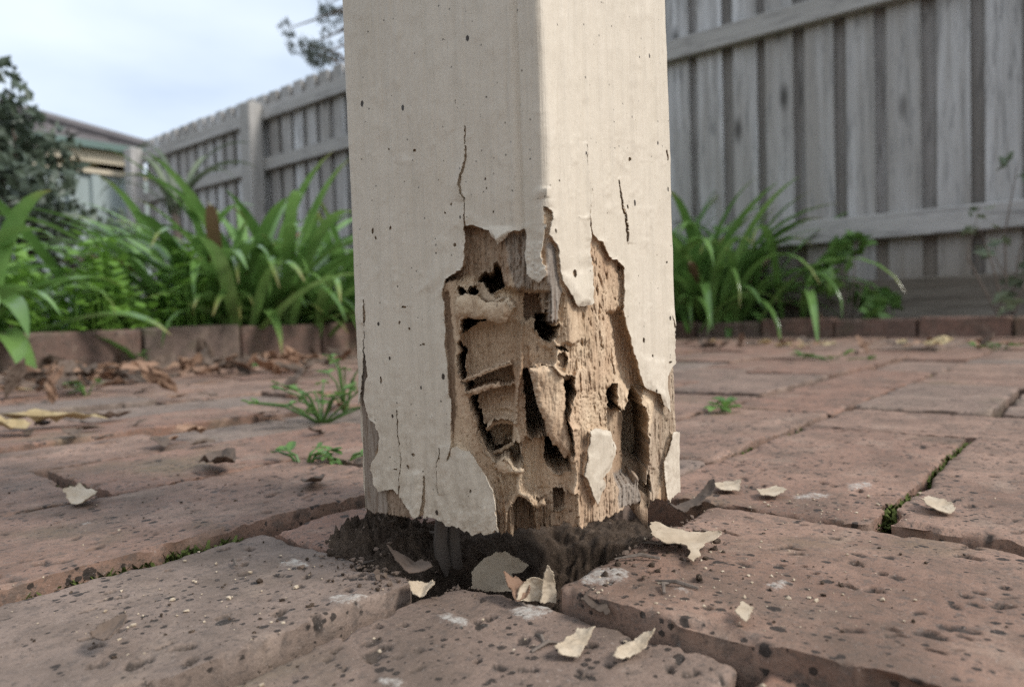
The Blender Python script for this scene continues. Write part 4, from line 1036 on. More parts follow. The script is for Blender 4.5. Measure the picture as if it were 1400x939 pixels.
# with rotation frot+pi local +x runs along -VH (to the right, nearer), local +y points to -(...)  -> checked: towards the back
test = Matrix.Rotation(frot + math.pi, 3, 'Z') @ Vector((0, 1, 0))
BACK = 1 if test.dot(UH) > 0 else -1
pitch = 0.140
i = 0; s = -0.70
while s < 6.25:
    slab('paling', 0.098 + random.uniform(-0.006, 0.006), 0.014, 0.06, 1.645 + random.uniform(-0.004, 0.004), M['paling'], s + random.uniform(-0.004, 0.004), 0.000 if BACK > 0 else 0.014, 1000 + i)
    if s + pitch / 2 < 6.2:
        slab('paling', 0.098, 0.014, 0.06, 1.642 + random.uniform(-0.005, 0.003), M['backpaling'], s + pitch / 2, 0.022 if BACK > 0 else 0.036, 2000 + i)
    s += pitch; i += 1
def rail(name, z0, z1, s0, s1, th, dp, m):
    mb = MB(); c = (fpos(s0, (z0 + z1) / 2, dp) + fpos(s1, (z0 + z1) / 2, dp)) / 2 - FO
    me = MB().box((0, 0, 0), Vector((0, 0, (s1 - s0) / 2)), Vector((th / 2, 0, 0)), Vector((0, (z1 - z0) / 2, 0))).mesh(name)
    bevelled(me, 0.004)
    o = obj(name, me, m, fence); o.location = c
    # local z along the fence, local x through it, local y up
    o.matrix_basis = Matrix.Translation(c) @ Matrix(((UH.x, 0, VH.x), (UH.y, 0, VH.y), (0, 1, 0))).to_4x4()
    return o
posts = [-0.54, 1.96, 4.46, 6.24]
seg = [(-0.75, 1.955), (1.965, 4.455), (4.465, 6.28)]
for a, b_ in seg:
    rail('rail', 0.325, 0.410, a, b_, 0.040, -0.022, M['rail'])
    rail('rail', 1.120, 1.200, a, b_, 0.040, -0.022, M['rail'])
    rail('rail', 1.455, 1.540, a, b_, 0.040, -0.022, M['rail'])
    rail('plinth_board', 0.015, 0.186, a, b_, 0.025, -0.014, M['plinth'])
for q in posts[1:]:
    me = bevelled(MB().box((0, 0, 0.76), (0.06, 0, 0), (0, 0.05, 0), (0, 0, 0.80)).mesh('fence_post'), 0.005)
    o = obj('fence_post', me, M['rail'], fence); o.location = fpos(q, 0, -0.093) - FO; o.rotation_euler = (0, 0, frot)

# ================================================================== STEEL SIDE FENCE
SFN = -6.45
sf = empty('side_fence', W(1.5, SFN)); tag(sf, 'pale grey-green steel sheet fence below the house eave', 'fence')
p = -3.0; k = 0
while p < 2.9:
    zz = []; prof = [(0, 0), (0.07, 0), (0.085, 0.03), (0.15, 0.03), (0.165, 0), (0.235, 0), (0.25, 0.03), (0.315, 0.03), (0.33, 0), (0.40, 0)]
    V = []
    for z in (0.02, 1.36):
        for a, d in prof: V.append(W(p + a, SFN + d, z) - sf.location)
    for z in (0.02, 1.36):
        for a, d in prof: V.append(W(p + a, SFN + d - 0.004, z) - sf.location)
    n = len(prof); Fc = []
    for j in range(n - 1):
        Fc.append((j, j + 1, n + j + 1, n + j)); Fc.append((2 * n + j, 3 * n + j, 3 * n + j + 1, 2 * n + j + 1))
        Fc.append((n + j, n + j + 1, 3 * n + j + 1, 3 * n + j)); Fc.append((j, 2 * n + j, 2 * n + j + 1, j + 1))
    obj('steel_panel', new_mesh('steel_panel', V, Fc), M['steel'], sf); p += 0.40; k += 1
c = W(-0.05, SFN + 0.012, 1.375) - sf.location
cap_b = MB().box(c, UH * 3.0, VH * 0.03, Vector((0, 0, 0.018))); cap_b.build('top_rail', M['cream'], sf)
for q in (-2.4, -0.1, 2.3):
    MB().box(W(q, SFN + 0.03, 0.68) - sf.location, UH * 0.03, VH * 0.025, Vector((0, 0, 0.69))).build('fence_post', M['steel'], sf)

# ================================================================== HOUSE
hc = Vector((-5.12, 10.45, 0)); house = empty('house', hc); tag(house, 'neighbouring house with grey tiled hip roof and green gutter', 'house')
LU, LV = 9.0, 8.0                                  # along -UH and +VH from the near right corner
def H(a, b, z): return -UH * a + VH * b + Vector((0, 0, z))
EA, OV = 2.50, 0.55
wall = MB(); wa, wb, wc, wd = (OV, OV), (LU - OV, OV), (LU - OV, LV - OV), (OV, LV - OV)
for (a, b_), (c_, d_) in ((wa, wb), (wb, wc), (wc, wd), (wd, wa)):
    wall.add([H(a, b_, 0), H(c_, d_, 0), H(c_, d_, EA - 0.02), H(a, b_, EA - 0.02)], [(0, 1, 2, 3)])
wall.build('wall', M['hbrick'], house)
rp = math.tan(math.radians(23)); ins = LV / 2; RZ = EA + 0.10 + ins * rp
rc = [H(0, 0, EA + 0.1), H(LU, 0, EA + 0.1), H(LU, LV, EA + 0.1), H(0, LV, EA + 0.1), H(ins, ins, RZ), H(LU - ins, ins, RZ)]
roof = MB()
def slope(a, b_, c_, d_, rows=14):                 # overlapping tile courses as real steps
    for r in range(rows):
        t0, t1 = r / rows, (r + 1) / rows
        p0 = a.lerp(d_, t0); p1 = b_.lerp(c_, t0); p2 = b_.lerp(c_, t1); p3 = a.lerp(d_, t1); z = Vector((0, 0, 0.035))
        roof.add([p0 + z, p1 + z, p2, p3, p0, p1], [(0, 1, 2, 3), (4, 5, 1, 0)])
slope(rc[0], rc[1], rc[5], rc[4]); slope(rc[1], rc[2], rc[5], rc[5]); slope(rc[2], rc[3], rc[4], rc[5]); slope(rc[3], rc[0], rc[4], rc[4])
ro = roof.build('roof', M['roof'], house)
cp = MB()
for a, b_ in ((0, 4), (1, 5), (2, 5), (3, 4), (4, 5)): cp.tube([rc[a] + Vector((0, 0, 0.06)), rc[b_] + Vector((0, 0, 0.06))], 0.09, 6)
cp.build('ridge_cap', M['roof'], ro)
gt = MB(); fa = MB(); so = MB()
cor = [(0, 0), (LU, 0), (LU, LV), (0, LV)]
for k in range(4):
    (a, b_), (c_, d_) = cor[k], cor[(k + 1) % 4]
    p0, p1 = H(a, b_, 0), H(c_, d_, 0); mid = (p0 + p1) / 2; ax = (p1 - p0) / 2; nrm = (mid - H(LU / 2, LV / 2, 0)).normalized()
    gt.box(mid + nrm * 0.06 + Vector((0, 0, EA + 0.05)), ax * 1.01, nrm * 0.06, Vector((0, 0, 0.045)))
    fa.box(mid - nrm * 0.03 + Vector((0, 0, EA - 0.05)), ax * 0.995, nrm * 0.02, Vector((0, 0, 0.11)))
    so.box(mid - nrm * 0.28 + Vector((0, 0, EA - 0.13)), ax * 0.97, nrm * 0.25, Vector((0, 0, 0.01)))
gt.build('gutter', M['gutter'], house); fa.build('fascia', M['cream'], house); so.build('soffit', M['cream'], house)
for q in (2.6, 6.0):
    w_ = MB().box(H(q, OV - 0.01, 1.45), UH * 0.75, VH * 0.03, Vector((0, 0, 0.6))).build('window', M['cream'], house)
    MB().box(H(q, OV - 0.045, 1.45), UH * 0.66, VH * 0.01, Vector((0, 0, 0.52))).build('pane', M['glass'], w_)

# ================================================================== PLANTS
def strap_leaf(length, width, rise, az, curl, base_r, seed, segs=11, fold=0.35):
    """arching strap leaf; local origin at the plant's base"""
    r = random.Random(seed); d = Vector((math.cos(az), math.sin(az), 0)); sd_ = Vector((-math.sin(az), math.cos(az), 0))
    V = []; Fc = []; tips = []; p = d * base_r; ang = rise; st = length / segs; tw = r.uniform(-0.5, 0.5); sw = r.uniform(-0.25, 0.25)
    for i in range(segs + 1):
        t_ = i / segs
        wv = width * (0.55 + 0.45 * min(1, t_ * 4)) * (1 - max(0, (t_ - 0.55) / 0.45) ** 2.0) + 0.0008
        dirv = d * math.cos(ang) + Vector((0, 0, math.sin(ang)))
        nrm = -d * math.sin(ang) + Vector((0, 0, math.cos(ang)))
        s2 = sd_ * math.cos(tw * t_) + nrm * math.sin(tw * t_); n2_ = nrm * math.cos(tw * t_) - sd_ * math.sin(tw * t_)
        V += [p - s2 * wv / 2 + n2_ * wv * fold * 0.5, p, p + s2 * wv / 2 + n2_ * wv * fold * 0.5]
        tips += [max(0, (t_ - 0.86) / 0.14)] * 3
        p = p + dirv * st + sd_ * (sw * st * t_)
        ang -= curl * (0.25 + 1.5 * t_) / segs
    for i in range(segs):
        a = i * 3; Fc += [(a, a + 1, a + 4, a + 3), (a + 1, a + 2, a + 5, a + 4)]
    return V, Fc, tips
def strap_plant(name, label, loc, n, lmin, lmax, wid, seed, spread=0.06, group=None, mat='strap', rise=(0.75, 1.5), bias=None):
    root = empty(name, loc); tag(root, label, 'plant', group); r = random.Random(seed)
    for i in range(n):
        az = r.uniform(0, 2 * math.pi)
        if bias and r.random() < 0.4: az = bias + r.gauss(0, 0.7)
        L = r.uniform(lmin, lmax); ri = r.uniform(*rise); cu = r.uniform(0.7, 2.2) if r.random() < 0.8 else r.uniform(2.2, 3.2)
        V, Fc, tp = strap_leaf(L, wid * r.uniform(0.75, 1.25), ri, az, cu, r.uniform(0.005, spread), seed * 977 + i)
        off = Vector((r.gauss(0, spread), r.gauss(0, spread), 0))
        V = [v + off for v in V]
        me = new_mesh('leaf', V, Fc, True)
        if r.random() < 0.5: attr(me, 'tip', np.array(tp))
        else: attr(me, 'tip', np.array(tp) * 0.0)
        obj('leaf', me, M['dry'] if (r.random() < 0.03 and mat == 'strap') else M[mat], root)
    return root
def atn(px, n, z=0.04):                            # the ground point seen at column px on the line n = const
    d = ray(px, 440); k = n / (-(d.x * VH.x + d.y * VH.y)); return Vector((d.x * k, d.y * k, z))
def atp(px, p, z=0.02):
    d = ray(px, 440); k = p / (d.x * UH.x + d.y * UH.y); return Vector((d.x * k, d.y * k, z))
strap_plant('agapanthus', 'big clump of dark green strap leaves left of the post', atn(345, -1.88), 230, 0.34, 0.62, 0.028, 21, 0.095, None, 'strap', (0.5, 1.45))
strap_plant('agapanthus', 'strap-leaved clump half hidden by the post on its left edge', atn(452, -1.86), 70, 0.28, 0.50, 0.028, 22, 0.06, None, 'strap', (0.5, 1.4))
strap_plant('agapanthus', 'strap-leaved plant reaching in from the left picture edge', atn(-60, -1.80), 55, 0.28, 0.46, 0.034, 23, 0.05, None, 'strap', (0.35, 1.4))
strap_plant('agapanthus', 'strap-leaved clump in front of the paling fence right of the post', atp(950, 2.56), 260, 0.36, 0.70, 0.027, 24, 0.10, None, 'strap', (0.55, 1.5))
strap_plant('cordyline', 'tall pale strap-leaved plant near the far end of the paling fence', atn(245, -4.1), 11, 0.35, 0.7, 0.04, 25, 0.02, None, 'pale_leaf', (0.9, 1.5))
cd = [o for o in bpy.data.objects if o.name.startswith('cordyline')][0]
for ch in cd.children: ch.location = (0, 0, 0.68)
MB().tube([(0, 0, -0.05), (0.02, 0.01, 0.36), (0.0, 0.0, 0.72)], [0.03, 0.024, 0.02], 8).build('stem', M['bark'], cd)

def leaf_cloud(centres, n, size, seed, squash=1.0, broad=0.5):
    """many small folded leaves scattered through ellipsoids: (centre, radii)"""
    r = np.random.default_rng(seed); V = []; F = []
    wts = np.array([a * b * c for _, (a, b, c) in centres]); wts = wts / wts.sum()
    pick = r.choice(len(centres), n, p=wts)
    for i in range(n):
        c, rad = centres[pick[i]]
        q = r.normal(size=3); q /= np.linalg.norm(q); q *= r.uniform(0.25, 1.0) ** 0.5
        p = np.array(c) + q * np.array(rad)
        a = r.normal(size=3); a[2] *= squash; a /= np.linalg.norm(a); b = np.cross(a, r.normal(size=3)); b /= np.linalg.norm(b) + 1e-9; nn = np.cross(a, b)
        L = size * r.uniform(0.6, 1.3); wv = L * broad
        k = len(V)
        V += [p - a * L / 2, p + b * wv / 2 + nn * wv * 0.18, p + a * L / 2, p - b * wv / 2 + nn * wv * 0.18]
        F += [(k, k + 1, k + 2), (k, k + 2, k + 3)]
    return V, F
def twigs(mb, root, tips, r0, seed):
    r = random.Random(seed)
    for tp in tips:
        m = Vector(root).lerp(Vector(tp), 0.5) + Vector((r.gauss(0, 0.03), r.gauss(0, 0.03), 0.04))
        mb.tube([root, m, tp], [r0, r0 * 0.6, r0 * 0.2], 5)
def shrub(name, label, loc, blobs, n, size, mat, seed, cat='shrub', broad=0.5, squash=1.0, r0=0.012, petals=0):
    root = empty(name, loc); tag(root, label, cat)
    V, Fc = leaf_cloud(blobs, n, size, seed, squash, broad)
    fo = obj('foliage', new_mesh('foliage', V, Fc), M[mat], root); fo['kind'] = 'stuff'
    mb = MB(); twigs(mb, (0, 0, -0.03), [b[0] for b in blobs], r0, seed); mb.build('stem', M['bark'], root)
    r = random.Random(seed)
    for k in range(petals):
        c, rad = blobs[r.randrange(len(blobs))]
        pv, pf_ = [], []
        cc = Vector(c) + Vector((r.uniform(-1, 1) * rad[0] * 0.6, -rad[1] * 0.85, r.uniform(-0.7, 0.7) * rad[2]))
        for j in range(6):
            a = j / 6 * 2 * math.pi; e = Vector((math.cos(a), -0.35, math.sin(a))) * 0.022; f2 = Vector((-math.sin(a), 0, math.cos(a))) * 0.010
            b0 = len(pv); pv += [cc, cc + e * 0.6 + f2, cc + e, cc + e * 0.6 - f2]; pf_.append((b0, b0 + 1, b0 + 2, b0 + 3))
        obj('flower', new_mesh('flower', pv, pf_), M['petal'], root)
    return root
rr = random.Random(5)
sl = atn(20, -3.35, 0.03)
bl = [((rr.uniform(-0.46, 0.22), rr.uniform(-0.25, 0.3), rr.uniform(0.2, 0.92)), (rr.uniform(0.16, 0.24), 0.2, rr.uniform(0.12, 0.22))) for _ in range(16)]
bl += [((-0.15, 0, 1.05), (0.12, 0.12, 0.10)), ((0.02, 0, 1.0), (0.07, 0.09, 0.10)), ((-0.3, 0, 0.98), (0.12, 0.12, 0.12))]
shrub('flowering_shrub', 'dark small-leaved shrub in front of the neighbouring house', sl, bl, 3900, 0.058, 'dark_leaf', 31, 'shrub', 0.55, 1.0, 0.02, 7)
# low weedy shrubs against the fence
w1 = atp(1160, 2.50, 0.03)
bl = [((rr.gauss(0, 0.06), rr.gauss(0, 0.04), z), (0.05, 0.05, 0.035)) for z in (0.05, 0.08, 0.1, 0.14, 0.17, 0.2, 0.24, 0.27)]
shrub('young_shrub', 'small broad-leaved weed shrub below the lower fence rail', w1, bl, 150, 0.06, 'weed', 32, 'shrub', 0.6, 0.5, 0.004)
w2 = atp(1378, 2.52, 0.03)
bl = [((rr.gauss(0, 0.07), rr.gauss(0, 0.04), z), (0.05, 0.05, 0.035)) for z in (0.05, 0.1, 0.16, 0.22, 0.28, 0.34, 0.38, 0.42, 0.46)]
shrub('young_shrub', 'spindly sparse shrub at the right picture edge', w2, bl, 55, 0.05, 'pale_leaf', 33, 'shrub', 0.55, 0.5, 0.004, 0)
# bright ground cover between the strap-leaved clumps
V = []; F = []
r = np.random.default_rng(44)
for i in range(4200):
    px = r.uniform(20, 300); n_ = -r.uniform(1.70, 2.3); q = atn(px, n_, 0.04); hgt = max(0.02, 0.25 * (0.55 + 0.45 * math.sin(px * 0.05 + n_ * 3)) * r.uniform(0.3, 1.0))
    p_ = np.array([q.x + r.normal(0, 0.02), q.y + r.normal(0, 0.02), 0.04 + hgt]); L = r.uniform(0.018, 0.04); a = r.uniform(0, 6.28); t_ = r.uniform(-0.5, 0.7)
    d_ = np.array([math.cos(a) * math.cos(t_), math.sin(a) * math.cos(t_), math.sin(t_)]); s_ = np.array([-math.sin(a), math.cos(a), r.normal(0, 0.3)])
    k = len(V); V += [p_, p_ + d_ * L * 0.5 + s_ * L * 0.33, p_ + d_ * L, p_ + d_ * L * 0.5 - s_ * L * 0.33]; F.append((k, k + 1, k + 2, k + 3))
    if i % 6 == 0:
        k = len(V); b0 = np.array([p_[0] + r.normal(0, 0.01), p_[1] + r.normal(0, 0.01), 0.03]); V += [b0, b0 + np.array([0.003, 0, 0]), p_ + np.array([0.002, 0, 0]), p_]; F.append((k, k + 1, k + 2, k + 3))
gc = obj('ground_cover', new_mesh('ground_cover', V, F), M['lush']); tag(gc, 'bright green leafy ground cover behind the left brick edging', 'ground cover', kind='stuff')

# gum tree behind the fence
tb = at_y(520, 400, 9.5); tb.z = 0.0
tree = empty('gum_tree', tb); tag(tree, 'grey-leaved tree rising over the fence left of the post', 'tree')
tw = MB(); tw.tube([(0.25, 0, -0.1), (0.2, 0, 1.6), (0.1, 0, 3.2), (0.15, 0, 4.6)], [0.14, 0.12, 0.09, 0.05], 9)
rg = random.Random(8); bl = []
for k in range(26):
    a = rg.uniform(0, 6.28); R_2 = rg.uniform(0.35, 1.35); z = rg.uniform(3.1, 5.6); tip = Vector((0.1 + math.cos(a) * R_2, math.sin(a) * R_2 * 0.8, z))
    tw.tube([(0.12, 0, z - 0.7), tip.lerp(Vector((0.12, 0, z - 0.5)), 0.5) + Vector((0, 0, 0.12)), tip], [0.035, 0.02, 0.006], 5)
    bl.append((tuple(tip), (rg.uniform(0.14, 0.26), 0.2, rg.uniform(0.12, 0.24))))
for px, py in ((392, 40), (420, 62), (440, 25), (430, 80), (450, 50), (445, 8)):
    q = at_y(px, py, 9.4) - tb; bl.append((tuple(q), (0.10, 0.12, 0.13)))
    tw.tube([(0.12, 0, q.z + 0.35), Vector((0.12, 0, q.z + 0.4)).lerp(q, 0.6), q], [0.03, 0.016, 0.005], 5)
tw.build('trunk', M['bark'], tree)
V, Fc = leaf_cloud(bl, 3400, 0.085, 51, 1.6, 0.32)
fo = obj('crown', new_mesh('crown', V, Fc), M['gum_leaf'], tree); fo['kind'] = 'stuff'


# ================================================================== UNSEEN WALL ADDED BEHIND THE CAMERA TO DIM AND WARM THE POST'S LEFT FACE
WP = -7.5
hw = empty('added_shade_wall', W(WP, -0.5)); tag(hw, 'unseen weatherboard wall added behind the camera to dim and warm the post', 'wall')
def HW(p, n, z): return W(p, n, z) - hw.location
def wall_box(name, n0, n1, z0, z1, p0, p1, m, parent=hw):
    mb = MB(); q = [HW(p, n, z) for z in (z0, z1) for (p, n) in ((p0, n0), (p1, n0), (p1, n1), (p0, n1))]
    mb.add(q, [(3, 2, 1, 0), (4, 5, 6, 7), (0, 1, 5, 4), (1, 2, 6, 5), (2, 3, 7, 6), (3, 0, 4, 7)]); return mb.build(name, m, parent)
for k in range(14):
    wall_box('weatherboard', -5.0, 4.0, 0.20 + k * 0.17, 0.20 + k * 0.17 + 0.169, WP - 0.05, WP + (0.004 if k % 2 else 0.009), M['board'])
wall_box('plinth', -5.02, 4.02, -0.05, 0.199, WP - 0.06, WP + 0.02, M['hbrick'])
wall_box('fascia', -5.3, 4.3, 2.5, 2.7, WP + 0.45, WP + 0.48, M['cream'])
wall_box('eave', -5.3, 4.3, 2.605, 2.64, WP - 0.3, WP + 0.449, M['cream'])
wf = wall_box('window', -3.2, -1.4, 0.9, 2.1, WP + 0.012, WP + 0.05, M['cream']); wall_box('pane', -3.12, -1.48, 0.98, 2.02, WP + 0.051, WP + 0.056, M['glass'], wf)
# ================================================================== SMALL THINGS ON THE PAVING
def chip_mesh(outline, curl=0.003, th=0.0006, seed=0, bend_ax=0.0, cells=9):
    """thin torn flake: outline in metres (x, y), curled about an axis, given thickness"""
    pts = np.array(outline, float); lo_, hi = pts.min(0), pts.max(0); st = max(hi - lo_) / cells
    # fan of inset rings keeps the torn outline
    c = pts.mean(0); rings = [pts] + [c + (pts - c) * f for f in (0.72, 0.4)]
    V = []
    n = len(pts)
    R = np.array([[math.cos(bend_ax), math.sin(bend_ax)], [-math.sin(bend_ax), math.cos(bend_ax)]])
    S = max((pts - c).ptp(0)) / 2 if hasattr(pts, 'ptp') else float(np.ptp(pts - c, axis=0).max()) / 2
    allp = np.concatenate(rings + [c[None]])
    loc = (allp - c) @ R.T
    z = curl * ((loc[:, 0] / S) ** 2) + 0.35 * curl * noise2(loc[:, 0] * 260 + seed, loc[:, 1] * 260, seed) + 0.25 * curl * (loc[:, 1] / S)
    top = np.concatenate([allp, z[:, None]], 1)
    bot = top.copy(); bot[:, 2] -= th
    m = len(allp); F = []
    for r_ in range(2):
        for i in range(n):
            j = (i + 1) % n; F.append((r_ * n + i, r_ * n + j, (r_ + 1) * n + j, (r_ + 1) * n + i))
    for i in range(n): F.append((2 * n + i, 2 * n + (i + 1) % n, 3 * n))
    F += [tuple(m + q for q in f[::-1]) for f in F]
    for i in range(n):
        j = (i + 1) % n; F.append((i, m + i, m + j, j))
    V = np.concatenate([top, bot]); V[:, 2] -= V[:, 2].min()
    return new_mesh('chip', V, F, False)
def flake_mesh(outline, curl=0.003, seed=0, ax=0.0):
    P_ = np.array(outline, float); c = P_.mean(0); P_ = P_ - c; lo_, hi = P_.min(0), P_.max(0); S = float((hi - lo_).max()) / 2
    st = max(S / 30, 0.0002); xs_ = np.arange(lo_[0] - st * 3, hi[0] + st * 3, st); ys_ = np.arange(lo_[1] - st * 3, hi[1] + st * 3, st)
    X, Y = np.meshgrid(xs_, ys_, indexing='ij'); e = S * 0.09
    s = sdf_poly(X + e * fbm2(X / S * 5, Y / S * 5, seed, 4), Y + e * fbm2(X / S * 5 + 9, Y / S * 5, seed + 1, 4), [tuple(q) for q in P_])
    a = X * math.cos(ax) + Y * math.sin(ax); b_ = -X * math.sin(ax) + Y * math.cos(ax)
    Z = curl * (a / S) ** 2 + 0.35 * curl * (b_ / S) + 0.30 * curl * fbm2(X / S * 2.2 + seed, Y / S * 2.2, seed + 2, 3)
    gx_ = np.gradient(s, axis=0); gy_ = np.gradient(s, axis=1); g2_ = gx_ ** 2 + gy_ ** 2 + 1e-12
    sc = (s[:-1, :-1] + s[1:, 1:] + s[:-1, 1:] + s[1:, :-1]) / 4; mk = sc < 0; f = grid_faces(len(xs_), len(ys_), mask=mk)
    rim_ = np.abs(s) < st * 1.2
    X = X + np.where(rim_, np.clip(-s * gx_ / g2_, -0.7, 0.7) * st, 0); Y = Y + np.where(rim_, np.clip(-s * gy_ / g2_, -0.7, 0.7) * st, 0)
    V = np.stack([X, Y, Z], -1).reshape(-1, 3); u = np.unique(f); rm = -np.ones(len(V), int); rm[u] = np.arange(len(u)); V = V[u]; V[:, 2] -= V[:, 2].min() - 0.0004
    return new_mesh('flake', V, rm[f], True), Vector((c[0], c[1], 0))
def thicken(o, th=0.00035):
    m_ = o.modifiers.new('thickness', 'SOLIDIFY'); m_.thickness = th; m_.offset = -1.0
    e_ = o.modifiers.new('crisp_edges', 'EDGE_SPLIT'); e_.split_angle = math.radians(50)
def ragged(r0, n, seed, stretch=(1, 1), rough=0.3):
    r = random.Random(seed); return [(math.cos(2 * math.pi * i / n) * r0 * stretch[0] * (1 + r.uniform(-rough, rough)), math.sin(2 * math.pi * i / n) * r0 * stretch[1] * (1 + r.uniform(-rough, rough))) for i in range(n)]
def ground_outline(pix, z=0.0):                   # torn outline read in the photograph, laid on the brick's top
    q = [at_z(x, y, z) for x, y in pix]; c = sum(q, Vector()) / len(q)
    return [(p.x - c.x, p.y - c.y) for p in q], c
def chip(name, pix, z, label, cat, mat='chip', curl=0.003, seed=0, group=None, ax=0.0, dz=0.0, tilt=(0, 0)):
    o2, c = ground_outline(pix, z); me_, _ = flake_mesh(o2, curl, seed, ax); o = obj(name, me_, M[mat]); thicken(o); o.location = (c.x, c.y, z + dz); o.rotation_euler = (tilt[0], tilt[1], 0)
    tag(o, label, cat, group); return o
zR, zF = 0.0025, -0.0055
chip('paint_flake', [(888, 730), (905, 727), (925, 733), (945, 736), (985, 738), (985, 743), (962, 748), (958, 758), (948, 768), (940, 764), (944, 752), (930, 748), (912, 750), (895, 745)], zR + 0.001, 'large jagged cream paint flake on the brick right of the post', 'paint flake', curl=0.0035, seed=3)
chip('paint_flake', [(760, 893), (790, 869), (813, 873), (805, 884), (790, 900), (765, 899)], zF + 0.001, 'squarish pale paint flake on the front brick below the post', 'paint flake', curl=0.003, seed=4)
chip('paint_flake', [(838, 905), (850, 890), (880, 879), (896, 882), (880, 893), (856, 902), (845, 907)], zF + 0.001, 'long orange-cream paint flake at the front brick, rightmost of its pair', 'paint flake', curl=0.003, seed=5)
chip('paint_flake', [(1258, 690), (1270, 686), (1300, 694), (1306, 700), (1296, 703), (1270, 698)], zR + 0.002, 'narrow curled flake on the far right brick', 'paint flake', curl=0.003, seed=6)
chip('paint_flake', [(970, 667), (990, 662), (1014, 664), (1010, 671), (985, 672)], zR, 'small oval flake behind the right foot of the post', 'paint flake', curl=0.002, seed=7)
chip('paint_flake', [(1035, 672), (1060, 668), (1076, 673), (1060, 679), (1040, 679)], zR, 'whitish flake beside the small oval flake right of the post', 'paint flake', curl=0.001, seed=8)
chip('paint_flake', [(560, 812), (575, 805), (590, 806), (594, 812), (580, 816), (566, 818)], zF + 0.002, 'little curled flake at the front edge of the hole', 'paint flake', curl=0.003, seed=9)
chip('paint_flake', [(88, 684), (112, 676), (132, 680), (128, 690), (100, 691)], 0.003, 'pale curled flake on the left paving near the mossy joint', 'paint flake', curl=0.005, seed=10)
chip('bark_chip', [(125, 872), (150, 856), (172, 850), (168, 866), (148, 878)], 0.004, 'greenish brown bark chip on the left front brick', 'bark chip', mat='dry_dark', curl=0.004, seed=11)
chip('paint_flake', [(1005, 838), (1015, 826), (1030, 834), (1022, 852)], zR + 0.001, 'small tan flake near the front edge of the right brick', 'paint flake', curl=0.001, seed=12)
chip('bark_chip', [(915, 700), (935, 690), (975, 680), (978, 686), (950, 696), (925, 705)], zR + 0.0, 'curled brown bark strip beside the right foot of the post', 'bark chip', mat='dry_dark', curl=0.006, seed=13)
# standing and leaning flakes in the hole
def upright(name, pix, y, label, seed, lean=0.12):
    q = [at_y(a, b_, y) for a, b_ in pix]; c = sum(q, Vector()) / len(q)
    me_, _ = flake_mesh([(p.x - c.x, p.z - c.z) for p in q], 0.0025, seed, 0.4); o = obj(name, me_, M['chip']); thicken(o)
    o.location = c; o.rotation_euler = (math.pi / 2 - lean, 0, random.uniform(-0.15, 0.15)); tag(o, label, 'paint flake'); return o
upright('paint_flake', [(645, 800), (648, 775), (668, 760), (690, 754), (706, 764), (722, 772), (712, 782), (700, 784), (700, 806), (670, 806)], 0.272, 'broad grey-cream flake leaning in the dark hole under the post', 21, 0.3)
upright('paint_flake', [(738, 820), (742, 790), (747, 768), (754, 780), (759, 800), (760, 822)], 0.236, 'pointed flake standing upright at the front of the hole', 22, 0.1)
upright('paint_flake', [(704, 818), (712, 800), (728, 790), (742, 794), (745, 822)], 0.238, 'dull triangular flake beside the upright pointed one', 23, 0.35)
chip('dead_leaf', [(690, 812), (705, 806), (722, 812), (724, 820), (706, 824)], zF + 0.002, 'cupped pale leaf fragment at the lip of the hole', 'leaf', mat='dry', curl=0.005, seed=24)
chip('dead_leaf', [(530, 772), (560, 770), (585, 775), (592, 784), (560, 784)], 0.0, 'dark curled leaf in the soil at the left foot of the post', 'leaf', mat='dry_dark', curl=0.004, seed=25)
chip('dead_leaf', [(795, 830), (812, 812), (828, 826), (834, 842), (815, 838)], zF + 0.004, 'brown leaf wedged in the joint below the right brick corner', 'leaf', mat='dry_dark', curl=0.004, seed=26)

# crumbs of soil, brick and paint
def crumbs(name, label, spots, n, smin, smax, mat, seed, kind='stuff'):
    r = np.random.default_rng(seed); V = []; F = []
    bm = bmesh.new(); bmesh.ops.create_icosphere(bm, subdivisions=1, radius=1.0); base = np.array([v.co[:] for v in bm.verts]); tri = [tuple(v.index for v in f.verts) for f in bm.faces]; bm.free()
    for i in range(n):
        px, py, sx, sy, z = spots[r.integers(len(spots))]
        x, y = px + r.normal(0, sx), py + r.normal(0, sy)
        if y < 480: continue
        q = at_z(x, y, z); s = smin * (smax / smin) ** (r.random() ** 2.2)
        if q.y > 3 or q.y < 0.1: continue
        if q.y < 0.5: z = top_z(q.x, q.y)
        v = base * (s * r.uniform(0.55, 1.25, (len(base), 1))) * np.array([1.0, r.uniform(0.5, 1.0), r.uniform(0.4, 0.8)]); a = r.uniform(0, 6.28); c_, s_ = math.cos(a), math.sin(a)
        v = v @ np.array([[c_, s_, 0], [-s_, c_, 0], [0, 0, 1]]); k = len(V)
        V += list(v + np.array([q.x, q.y, z + s * 0.35])); F += [tuple(k + j for j in t_) for t_ in tri]
    o = obj(name, new_mesh(name, V, F), M[mat]); tag(o, label, 'debris', kind=kind); return o
crumbs('soil_crumbs', 'dark soil crumbs scattered over the bricks round the post', [(250, 840, 150, 50, 0.002), (520, 740, 60, 25, 0.008), (900, 720, 60, 20, 0.004), (700, 870, 200, 40, -0.005), (1100, 800, 160, 60, 0.003), (300, 690, 150, 30, 0.002), (600, 790, 80, 12, -0.002), (850, 745, 50, 15, 0.003)], 1100, 0.00022, 0.0011, 'soil', 61)
crumbs('paint_crumbs', 'tiny pale paint crumbs scattered over the bricks round the post', [(700, 850, 120, 25, -0.0048), (1000, 790, 120, 45, 0.003), (300, 800, 160, 60, 0.002), (1150, 690, 120, 15, 0.002)], 420, 0.0003, 0.0012, 'chip', 62)
